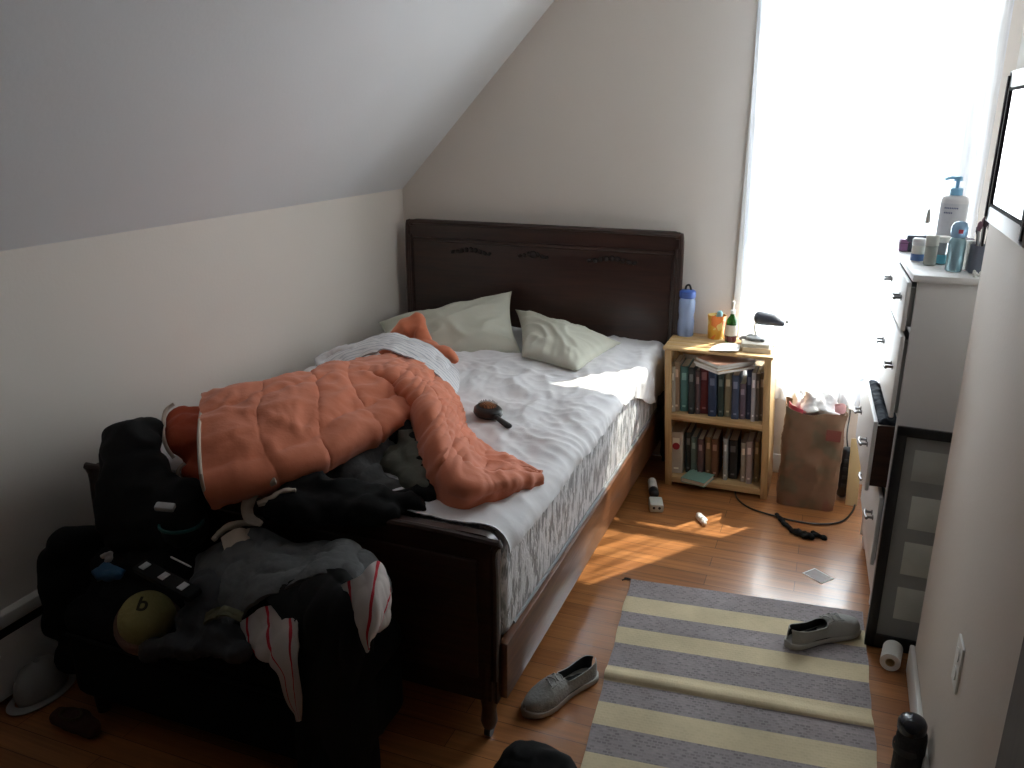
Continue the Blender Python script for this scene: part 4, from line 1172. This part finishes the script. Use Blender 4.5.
# small items lying beside the bed head
eb = thing('electric_adapter', 'white and black adapter block with two holes lying between bed and bookcase', 'adapter', PZ(655, 500, 0))
pa, pb = PZ(652, 482, .02), PZ(656, 505, .02)
pa.z = pb.z = .022
rel(MB().hull(cap_pts(pa, pa.lerp(pb, .35), (.020, .020, .020), (.022, .022, .020))).build('upper_body', M['paper']), eb)
rel(MB().hull(cap_pts(pa.lerp(pb, .4), pa.lerp(pb, .55), (.023, .02, .021), (.023, .02, .021))).build('dark_band', M['plasticb']), eb)
dv = (pb-pa).normalized(); qz = Matrix.Rotation(math.atan2(dv.y, dv.x), 3, 'Z')
mb = MB(); mb.box((-.05, -.03, -.021), (.04, .03, .018), .008)
for v in mb.bm.verts: v.co = pb + qz @ v.co
rel(mb.build('lower_body', mat('pale green white plastic', (.55, .58, .52), .5)), eb)
for s in (-.012, .012):
    mb = MB(); mb.cyl(pb+qz @ V((.036, s, .002)), pb+qz @ V((.0415, s, .002)), .006, seg=14); rel(mb.build('hole', M['plasticb']), eb)
# photo print on the floor
mb = MB().box((-.045, -.035, 0), (.045, .035, .0016), .0005); o = mb.build('photo_print', M['paper'])
ph = thing('photo', 'small dark photo print with white edge lying on the floor above the rug', 'photo', PZ(818, 576, .0006), R(-38))
o.parent = ph
MB().box((-.040, -.030, .0016), (.040, .030, .0020)).build('picture', mat('brown picture', (.20, .15, .13), .4, var=.6, scale=40), ph)

# ------------------------------------------------------------------ rug
RO = V((-.574, 2.745, 0)); RU = V((.806, .080, 0)).normalized(); RV = V((.080, -.806, 0)).normalized(); RW, RL = .812, 1.62
stops = [.115, .22, .322, .41, .535, .612, .71, .815, .925, 1.03, 1.13, 1.235, 1.34, 1.44, 1.55]
bm = bmesh.new(); uv = bm.loops.layers.uv.new('UVMap'); g = []
nu, nv = 70, 200
for i in range(nu):
    c = []
    for j in range(nv):
        u, v = i/(nu-1), j/(nv-1)*RL
        h = .004 + .003*(noise.noise(V((u*3, v*3, 1)))+.5)
        h += (.015-.005*u)*math.exp(-((v-.583-.02*u)/(.026 if v < .583+.02*u else .012))**2) + .004*math.exp(-((v-.30)/.05)**2)
        sh = .014*math.exp(-((v-.590-.02*u)/.014)**2)
        e = .006*noise.noise(V((v*8, 0 if u < .5 else 9, 0)))*(abs(2*u-1)**6)
        p = RO+RU*(u*(RW-.065*v)+e)+RV*(v+sh); p.z = max(.0035, h)
        c.append(bm.verts.new(p))
    g.append(c)
for i in range(nu-1):
    for j in range(nv-1):
        f = bm.faces.new((g[i][j], g[i][j+1], g[i+1][j+1], g[i+1][j]))
        for lp, (a, b) in zip(f.loops, ((i, j), (i, j+1), (i+1, j+1), (i+1, j))): lp[uv].uv = (a/(nu-1), b/(nv-1))
me = bpy.data.meshes.new('rug'); bm.to_mesh(me); bm.free()
rug = link('rug', me, rug_material(stops, RL))
md = rug.modifiers.new('s', 'SOLIDIFY'); md.thickness = .003; md.offset = -1; applied(rug); shade(rug.data, 60)
tag(rug, 'flat woven rug with beige and mauve grey stripes, creased across the middle', 'rug')
mb = MB()
for k in range(5): mb.tube([RO+V((.004*k, .002, .004)), RO+V((-.012-.004*k, .006-.004*k, .003)), RO+V((-.026, .004-.006*k, .0025))], .0012, 5, 3)
rel(mb.build('corner_tassel', M['char']), rug)

# ------------------------------------------------------------------ shoes
mS1 = mat('worn grey canvas', (.33, .33, .31), .9, var=.15, bump=.3, bscale=120)
mSole = mat('off white rubber', (.42, .41, .38), .6); mIn = mat('dark shoe lining', (.02, .02, .02), .9)
mToe = mat('pale canvas', (.36, .36, .345), .85)
def shoe_build(name, label, heel, toe, z0, side):
    L = .285
    heel, toe = V(heel), V(toe); d = toe-heel; d.z = 0; ang = math.atan2(d.y, d.x)
    root = thing(name, label, 'shoe', (heel.x, heel.y, z0), ang, 'pair of grey canvas shoes')
    ts = [0, .04, .1, .2, .32, .45, .58, .7, .8, .88, .94, .98, 1]
    wl = [.012, .026, .032, .034, .032, .034, .041, .046, .046, .040, .030, .018, .006]
    bend = [0, 0, 0, 0, .001, .002, .004, .006, .007, .008, .008, .008, .008]
    n = 14
    mb = MB(); rings = []
    for t, w, bn in zip(ts, wl, bend):
        w2 = w+.004; ring = []
        for k in range(n):
            a = 2*math.pi*k/n
            ring.append(mb.bm.verts.new((t*(L+.008)-.004, side*bn*2+w2*math.copysign(abs(math.cos(a))**.5, math.cos(a)), .012+.012*math.copysign(abs(math.sin(a))**.5, math.sin(a)))))
        rings.append(ring)
    for a, b in zip(rings, rings[1:]):
        for k in range(n): j = (k+1) % n; mb.bm.faces.new((a[k], a[j], b[j], b[k]))
    mb.bm.faces.new(rings[0]); mb.bm.faces.new(rings[-1][::-1])
    mb.build('sole', mSole, root)
    # upper: arch cross sections, open at the collar
    hh = [.060, .066, .062, .054, .050, .052, .066, .060, .050, .042, .036, .030, .024]
    bm = bmesh.new(); g = []; m = 17
    op = {0: 0, 1: 0, 2: .30, 3: .40, 4: .46, 5: .40, 6: 0}
    TT = [k/30 for k in range(31)]
    def itp(a, t):
        for k in range(len(ts)-1):
            if ts[k] <= t <= ts[k+1]+1e-9:
                w = (t-ts[k])/(ts[k+1]-ts[k]); return a[k]*(1-w)+a[k+1]*w
        return a[-1]
    for t in TT:
        w, h, bn = itp(wl, t), itp(hh, t), itp(bend, t)
        o = 0
        if t < .50: o = .42*max(0, 1-((t-.25)/.25)**4)
        c = []
        for k in range(m):
            s = k/(m-1)*2-1
            sgn = 1 if s >= 0 else -1; q = abs(s)*(1) if o == 0 else o+(1-o)*abs(s)
            if o and k == m//2: sgn = 1; q = o
            a = (1-q)*math.pi/2
            y = sgn*w*math.cos(a)**.75; z = .018+(h-.006)*math.sin(a)**(.9)
            if o: z = .018+(h-.008)*min(1, (1-q)/(1-o))**.8; y = sgn*w*(1-.20*min(1, (1-q)/(1-o)))
            c.append(bm.verts.new((t*L, side*bn*2+y, z)))
        g.append((c, o))
    for (a, oa), (b, ob) in zip(g, g[1:]):
        for k in range(m-1):
            if (oa or ob) and k in (m//2-1, m//2): continue
            bm.faces.new((a[k], a[k+1], b[k+1], b[k]))
    me = bpy.data.meshes.new('upper'); bmesh.ops.recalc_face_normals(bm, faces=bm.faces); bm.to_mesh(me); bm.free()
    o = link('upper', me, mS1, root)
    me.materials.append(mIn)
    md = o.modifiers.new('b', 'SUBSURF'); md.levels = 1; md.render_levels = 1
    md = o.modifiers.new('s', 'SOLIDIFY'); md.thickness = .003; md.offset = -1; md.material_offset = 1
    applied(o); shade(o.data, 60)
    mb = MB(); mb.hull([(t*L, side*itp(bend, t)*2+sg*itp(wl, t)*.9, .022) for t in (.02, .1, .2, .3, .4, .5, .6) for sg in (-1, 1)]+[(.3*L, 0, .026)]); mb.build('insole', mIn, root)
    mb = MB(); mb.hull([(L*t, side*itp(bend, t)*2+sg*itp(wl, t)*.55, .018+(itp(hh, t)-.006)*.90) for t in (.50, .56, .62, .66, .70) for sg in (-1, 1)]+[(L*t, side*itp(bend, t)*2, .016+(itp(hh, t)-.006)+.001) for t in (.50, .56, .62, .66, .70)]); mb.build('tongue', mIn, root)
    mb = MB()
    for k in range(4):
        t = .53+k*.05; w = itp(wl, t)*.5; h = .018+itp(hh, t)-.003; c = side*itp(bend, t)*2
        mb.tube([(t*L, c-w, h-.012), (t*L+.004*(-1)**k, c-w*.4, h), (t*L-.004*(-1)**k, c+w*.4, h), (t*L, c+w, h-.012)], .0022, 6, 4)
    mb.tube([(.52*L, side*.004, .068), (.50*L, .014, .070), (.53*L, .022, .062), (.56*L, .008, .068)], .002, 6, 4)
    mb.build('laces', mToe, root)
    return root
shoe_build('canvas_shoe', 'grey canvas shoe on the bare floor between the footboard and the rug', PZ(594, 676, .0), PZ(520, 714, 0), .0005, 1)
s2 = shoe_build('canvas_shoe', 'grey canvas shoe lying on the far right part of the striped rug', PZ(788, 650, .0), PZ(852, 628, 0), .009, -1)

# ------------------------------------------------------------------ dresser
DX, DY = .245, 2.80
dr = thing('dresser', 'tall white four drawer dresser with one drawer pulled out, in the alcove by the window', 'dresser', (DX, DY, 0), R(2.4))
DW, DD, DH = .56, .45, 1.20
mb = MB()
mb.box((.003, 0, .05), (DD, .018, DH-.022), .002).box((.003, DW-.018, .05), (DD, DW, DH-.022), .002)
mb.box((DD-.006, .01, .05), (DD, DW-.01, DH-.022)).box((.012, .01, .06), (DD, DW-.01, .078))
mb.box((.006, .012, .078), (.024, DW-.012, .195), .001)
for z in (.462, .724, 1.008): mb.box((.010, .015, z-.008), (DD-.01, DW-.015, z+.008))
mb.build('carcass', M['white'], dr)
MB().box((-.014, -.012, DH-.022), (DD+.002, DW+.012, DH), .004).build('top', M['white'], dr)
for x in (.03, DD-.03):
    for y in (.03, DW-.03): MB().lathe((x, y, 0), [(.014, 0), (.02, .05)], 12).build('foot', M['white'], dr)
mDW = wood('dark brown drawer wood', (.05, .022, .016), (.085, .038, .026), .4, (3, 30, 30))
for k, (z0, z1, out) in enumerate(((1.020, 1.175, .012), (.734, 1.004, .008), (.470, .716, .050), (.200, .454, .0))):
    f = MB().box((-.014-out, .004, z0), (-out, DW-.004, z1), .004).build('drawer', M['white'], dr)
    mb = MB(); y0, y1 = .026, DW-.026
    mb.box((-out, y0, z0+.012), (DD-.06-out, y0+.012, z1-.02)).box((-out, y1-.012, z0+.012), (DD-.06-out, y1, z1-.02))
    mb.box((-out, y0, z0+.012), (DD-.06-out, y1, z0+.02)).box((DD-.072-out, y0, z0+.012), (DD-.06-out, y1, z1-.02))
    mb.build('drawer_box', mDW if k == 2 else M['greyp'], f)
    zc = (z0+z1)/2+.012
    for y in (.11, DW-.11):
        mb = MB(); xo = -.014-out
        mb.cyl((xo, y-.022, zc), (xo-.022, y-.022, zc), .0045, seg=10).cyl((xo, y+.022, zc), (xo-.022, y+.022, zc), .0045, seg=10)
        mb.tube([(xo-.022, y-.034, zc), (xo-.026, y, zc), (xo-.022, y+.034, zc)], .005, 10)
        mb.cyl((xo, y-.022, zc), (xo-.003, y-.022, zc), .009, seg=14).cyl((xo, y+.022, zc), (xo-.003, y+.022, zc), .009, seg=14)
        mb.build('handle', M['metal'], f)
Md = Matrix.Translation((DX, DY, 0)) @ Matrix.Rotation(R(2.4), 4, 'Z')
def D(x, y, z): return Md @ V((x, y, z))
o = blob('folded_jeans', [(D(-.030, .06, .690), D(-.030, .50, .690), .022, .022), (D(.02, .06, .68), D(.02, .50, .68), .03, .03)], mat('dark navy denim', (.012, .018, .03), .9, var=.6, scale=90), .006, 3, wr(.008, 20, 2))
tag(o, 'dark navy clothing filling the pulled out dresser drawer', 'clothing')

ZD = DH+.001
def onD(px, py): return PZ(px, py, ZD)
lotB = mat('pale lotion plastic', (.70, .70, .72), .4); blueC = mat('pale blue plastic', (.22, .48, .72), .35)
p = D(.140, .46, ZD)
lo = thing('lotion_bottle', 'big white lotion pump bottle with light blue pump on the dresser', 'bottle', p, R(-20))
mb = MB(); mb.lathe((0, 0, 0), [(.040, 0), (.044, .006), (.044, .185), (.040, .196), (.018, .204)], 32, 1.0, .62); mb.build('body', lotB, lo, 50)
MB().lathe((0, 0, .040), [(.0445, 0), (.0445, .135)], 32, 1.0, .62, cap=False).build('label', mat('white blue label', (.60, .62, .66), .5), lo)
MB().lathe((0, 0, .012), [(.0447, 0), (.0447, .030)], 32, 1.0, .62, cap=False).build('blue_band', mat('label blue', (.20, .30, .55), .5), lo)
for k, (txt, sz, z) in enumerate((('BODY', .014, .158), ('lotion', .012, .142))):
    mb = MB()
    # small raised dashes that read as two short lines of print
    nb = 8 if k == 0 else 5
    for q in range(nb): mb.box((-.022+q*.0056, -.0290, z), (-.0184+q*.0056, -.0283, z+.005), 0)
    mb.build('print', mat('print blue', (.10, .13, .25), .5), lo)
MB().lathe((0, 0, .203), [(.020, 0), (.020, .020), (.016, .024)], 24).build('collar', blueC, lo)
mb = MB(); mb.cyl((0, 0, .226), (0, 0, .252), .006); mb.lathe((0, 0, .250), [(.013, 0), (.014, .004), (.013, .014), (.006, .016)], 18); mb.tube([(0, 0, .259), (-.02, -.012, .260), (-.036, -.022, .254)], .005, 8); mb.build('pump', blueC, lo)
def jar(name, px, py, prof, m, label, cat='jar', lid=None, lidm=None, sx=1, sy=1, extra=None):
    p = onD(px, py)
    r = thing(name, label, cat, p)
    MB().lathe((0, 0, 0), prof, 28, sx, sy).build('body', m, r, 50)
    if lid: MB().lathe((0, 0, 0), lid, 28, sx, sy).build('lid', lidm, r, 50)
    if extra: extra(r)
    return r
tealC = mat('pale teal clear plastic', (.40, .62, .70), .15, trans=.55, var=.02)
clearG = mat('clear plastic', (.72, .78, .78), .1, trans=.7, var=.02)
def blue_base(r): MB().lathe((0, 0, .003), [(.0215, 0), (.0215, .022)], 28, cap=False).build('blue_band', mat('blue print', (.12, .22, .48), .5), r)
jar('jar', 917, 261, [(.018, 0), (.021, .004), (.021, .052)], M['paper'], 'small white jar with blue lower band at the front edge of the dresser top', lid=[(.022, .053), (.022, .072), (.019, .075)], lidm=lotB, extra=blue_base)
jar('jar', 929, 265, [(.016, 0), (.019, .004), (.019, .062)], mat('pale olive glass', (.38, .40, .36), .25), 'pale grey green jar second from the front corner of the dresser top', lid=[(.020, .063), (.020, .092), (.017, .095)], lidm=mat('ivory lid', (.58, .58, .52), .5))
def teal_base(r): MB().lathe((0, 0, .004), [(.0192, 0), (.0192, .028)], 28, cap=False).build('teal_fill', mat('teal gel', (.10, .38, .48), .3), r)
jar('jar', 940, 264, [(.016, 0), (.0185, .004), (.0185, .070)], clearG, 'clear jar with teal gel in the bottom beside the tall teal bottle', lid=[(.020, .071), (.020, .088), (.017, .090)], lidm=M['paper'], extra=teal_base)
tb = jar('mouthwash_bottle', 953, 271, [(.021, 0), (.0245, .005), (.0245, .088), (.020, .104), (.013, .112)], tealC, 'tall pale teal bottle in front of the white lotion bottle', 'bottle', lid=[(.020, .104), (.024, .112), (.024, .134), (.018, .148), (.007, .153)], lidm=mat('clear blue cap', (.35, .58, .85), .15, trans=.3))
MB().box((-.005, -.0246, .118), (.008, -.0236, .130)).build('red_mark', mat('red mark', (.45, .05, .08), .5), tb)
jar('glass', 967, 270, [(.017, 0), (.020, .004), (.022, .090)], clearG, 'small clear glass between the teal bottle and the dark brush cup', 'glass', lid=[(.0, .089), (.021, .090), (.021, .092)], lidm=clearG)
# grey cup with brushes
p = onD(978, 273)
cu3 = thing('brush_cup', 'grey cup of dark make up brushes next to the wall on the dresser', 'cup', p)
MB().lathe((0, 0, 0), [(.027, 0), (.031, .004), (.034, .085), (.0315, .085), (.028, .006), (0, .005)], 28, cap=False).build('cup', mat('grey blue ceramic', (.15, .17, .22), .35), cu3)
random.seed(9)
for k in range(7):
    a = k*.9; r0 = .012; d = V((math.cos(a)*.020, math.sin(a)*.016, 0))
    mb = MB(); z1 = .115+.012*(k % 3)
    mb.cyl(V((d.x*.4, d.y*.4, .010)), d+V((0, 0, z1)), .003, .0035, 8)
    hd_ = mb.build('brush_handle', M['plasticb'] if k % 2 else M['greyp'], cu3)
    mb = MB(); mb.lathe(d+V((0, 0, z1)), [(.0036, 0), (.007, .010), (.0065, .022), (.002, .030)], 12); mb.build('bristles', mat('dark bristles', (.05, .035, .05), .9) if k % 2 else mat('mauve bristles', (.22, .12, .16), .9), hd_)
# scrunched white jewellery in front of the cup
p = onD(979, 277)
mb = MB()
for k in range(12):
    a = k/12*2*math.pi; mb.sphere(p+V((math.cos(a)*.016, math.sin(a)*.016, .009+.006*math.sin(3*a))), .0048, 1)
o = mb.build('bead_bracelet', M['paper']); tag(o, 'white bead bracelet in front of the grey brush cup', 'bracelet')
# dark flat boxes near the far left corner
p = onD(907, 251)
pu = thing('makeup_box', 'small purple box at the far corner of the dresser top', 'box', p, R(8))
MB().box((-.030, -.018, 0), (.022, .018, .042), .004).build('body', mat('purple card', (.30, .13, .28), .5), pu)
MB().box((-.0305, -.0185, .028), (.0225, .0185, .0305)).build('lid_seam', mat('dark purple', (.14, .05, .13), .5), pu)
bk2 = thing('case', 'long dark slate case lying behind the small jars on the dresser', 'case', D(.065, .50, ZD), R(6))
MB().box((-.055, -.018, .034), (.045, .018, .058), .006).build('lid', mat('slate case', (.07, .08, .11), .45), bk2)
MB().box((-.05, -.016, 0), (.04, .016, .034), .004).build('base', mat('slate dark', (.05, .055, .08), .5), bk2)
o = blob('hair_wrap', [(D(.13, .40, ZD+.030), D(.19, .38, ZD+.034), .030, .033), (D(.17, .42, ZD+.045), D(.22, .36, ZD+.030), .028, .028)], mat('dark plum cloth', (.06, .05, .10), .9), .005, 3, wr(.006, 25, 2), None, ZD)
tag(o, 'dark plum bundled cloth before the white lotion bottle', 'cloth')

# ------------------------------------------------------------------ black frame leaning on the dresser side
pf = thing('picture_frame', 'large black frame with grey mat and pale square openings leaning on the dresser side', 'picture frame', (.235, 2.640, .002))
bl_, tl_ = V((.235, 2.640, .002)), PY(897.5, 425, 2.757)
yv = (tl_-bl_); FH = yv.length; yv.normalize(); xv = V((1, .02, 0)); xv = (xv-yv*xv.dot(yv)).normalized(); zv = xv.cross(yv)
fm = Matrix(((xv.x, yv.x, zv.x, bl_.x), (xv.y, yv.y, zv.y, bl_.y), (xv.z, yv.z, zv.z, bl_.z), (0, 0, 0, 1)))
def fr(mb, name, m, par=None):
    bmesh.ops.transform(mb.bm, matrix=fm, verts=mb.bm.verts); return rel(mb.build(name, m), par or pf)
FW, b_ = .40, .031
mb = MB(); mb.box((0, 0, -.0), (b_, FH, .022), .003).box((FW-b_, 0, 0), (FW, FH, .022), .003).box((0, 0, .0), (FW, b_+.012, .022), .003).box((0, FH-b_, 0), (FW, FH, .022), .003)
fr(mb, 'frame_border', M['plasticb'])
fr(MB().box((.02, .02, .002), (FW-.02, FH-.02, .008)), 'mat_board', mat('grey mat board', (.33, .333, .32), .8))
for k in range(3):
    z0 = .105+k*.152
    for c in range(2):
        x0 = b_+.042+c*.135
        fr(MB().box((x0, z0, .008), (x0+.115, z0+.108, .0095), .0005), 'photo', mat('pale faded picture', (.62, .63, .57), .6, var=.08, scale=20))
fr(MB().box((b_+.03, .565, .008), (FW-b_-.03, .665, .0095), .0005), 'photo', mat('pale wide picture', (.45, .455, .42), .6, var=.08, scale=20))

# ------------------------------------------------------------------ mirror, outlet and small things at the right wall
my0, my1, mz0, mz1 = 1.93, 2.445, 1.405, 1.762
mi = thing('wall_mirror', 'white framed mirror on the right wall reflecting the window', 'mirror', (XN, (my0+my1)/2, mz0))
fwd = .042
mb = MB()
for lo_, hi_ in (((XN-.022, my0, mz0), (XN, my0+fwd, mz1)), ((XN-.022, my1-fwd, mz0), (XN, my1, mz1)), ((XN-.022, my0, mz0), (XN, my1, mz0+fwd)), ((XN-.022, my0, mz1-fwd), (XN, my1, mz1))): mb.box(lo_, hi_, .004)
rel(mb.build('frame', M['white']), mi)
mb = MB()  # dark strips paint the shade in the frame's recess and along its outer edge
for y in (my0+fwd-.002, my1-fwd-.004): mb.box((XN-.0235, y, mz0+fwd-.004), (XN-.0125, y+.006, mz1-fwd+.004), 0)
for z in (mz0+fwd-.002, mz1-fwd-.004): mb.box((XN-.0235, my0+fwd, z), (XN-.0125, my1-fwd, z+.006), 0)
for y in (my0+.006, my1-.022): mb.box((XN-.0265, y, mz0+.012), (XN-.0215, y+.012, mz1-.012), 0)
rel(mb.build('shade_strips', mat('painted frame shade', (.06, .055, .06), .9, spec=.1)), mi)
rel(MB().box((XN-.0195, my0+.038, mz0+.038), (XN-.018, my1-.038, mz1-.038)).build('mirror_glass', M['chrome']), mi)
ou = thing('wall_outlet', 'white outlet plate low on the right wall', 'outlet', (XN-.004, 1.875, .47))
rel(MB().box((XN-.006, 1.842, .412), (XN, 1.912, .530), .0025).build('cover_plate', M['trim']), ou)
for z in (.447, .495): rel(MB().cyl((XN-.005, 1.877, z), (XN-.0085, 1.877, z), .017, seg=20).build('socket', M['paper']), ou)
pr = thing('paper_roll', 'white paper roll lying on the floor at the corner of the right wall', 'paper roll', (.31, 2.54, 0))
rq = Euler((R(90), 0, R(-8))).to_matrix(); rc = V((.318, 2.592, .0305))
rel(MB().lathe(rc, [(.014, 0), (.030, 0), (.030, .085), (.014, .085), (.014, .0)], 28, rot=rq, cap=False).build('sheets', M['paper'], None, 40), pr)
rel(MB().lathe(rc, [(.0138, .0), (.0138, .0855), (.0125, .0855), (.0125, 0)], 20, rot=rq, cap=False).build('core', M['card']), pr)
tu = thing('thermos', 'black bottle with rounded lid standing by the right wall, below the outlet', 'bottle', (.322, 2.03, 0))
rel(MB().lathe((.326, 2.03, 0), [(.034, 0), (.037, .006), (.037, .135), (.035, .150), (.031, .155)], 32).build('body', mat('black grip rubber', (.012, .012, .013), .7, bump=.4, bscale=90), None, 50), tu)
rel(MB().lathe((.322, 2.03, .154), [(.033, 0), (.035, .004), (.035, .024), (.030, .034), (.018, .040), (.002, .042)], 32).build('lid', mat('dark navy lid', (.012, .013, .022), .25), None, 50), tu)
rel(MB().lathe((.322, 2.03, .095), [(.0375, 0), (.0388, .004), (.0388, .016), (.0375, .02)], 32, cap=False).build('grip_ring', M['plasticb']), tu)

# ------------------------------------------------------------------ light
az, elv = R(36), R(52)
sd = V((-math.sin(az)*math.cos(elv), -math.cos(az)*math.cos(elv), -math.sin(elv)))
sl = bpy.data.lights.new('sun', 'SUN'); sl.energy = 17; sl.angle = R(.6); sl.color = (1, .93, .80)
so = bpy.data.objects.new('sun', sl); COL.objects.link(so); so.rotation_euler = sd.to_track_quat('-Z', 'Y').to_euler(); so.location = (2, 7, 5)
wd = bpy.data.worlds.new('sky'); sc.world = wd; wd.use_nodes = True
bg = wd.node_tree.nodes['Background']; bg.inputs['Color'].default_value = (.90, .95, 1.0, 1); bg.inputs['Strength'].default_value = 16
pt = bpy.data.lights.new('window_portal', 'AREA'); pt.shape = 'RECTANGLE'; pt.size = WX1-WX0; pt.size_y = WZ1-WZ0
pt.cycles.is_portal = True
po = bpy.data.objects.new('window_portal', pt); COL.objects.link(po); po.location = ((WX0+WX1)/2, YB+.15, (WZ0+WZ1)/2); po.rotation_euler = (R(-90), 0, 0)

vs = sc.view_settings
sc.display_settings.display_device = 'sRGB'
vs.view_transform = 'Standard'; vs.look = 'None'; vs.exposure = 0; vs.gamma = 1; vs.use_curve_mapping = False
cy = sc.cycles
cy.use_denoising = True
try: cy.denoiser = 'OPENIMAGEDENOISE'
except Exception: pass
cy.max_bounces = 10; cy.diffuse_bounces = 6; cy.glossy_bounces = 4; cy.transmission_bounces = 8; cy.transparent_max_bounces = 16
cy.sample_clamp_indirect = 8; cy.caustics_reflective = False; cy.caustics_refractive = False
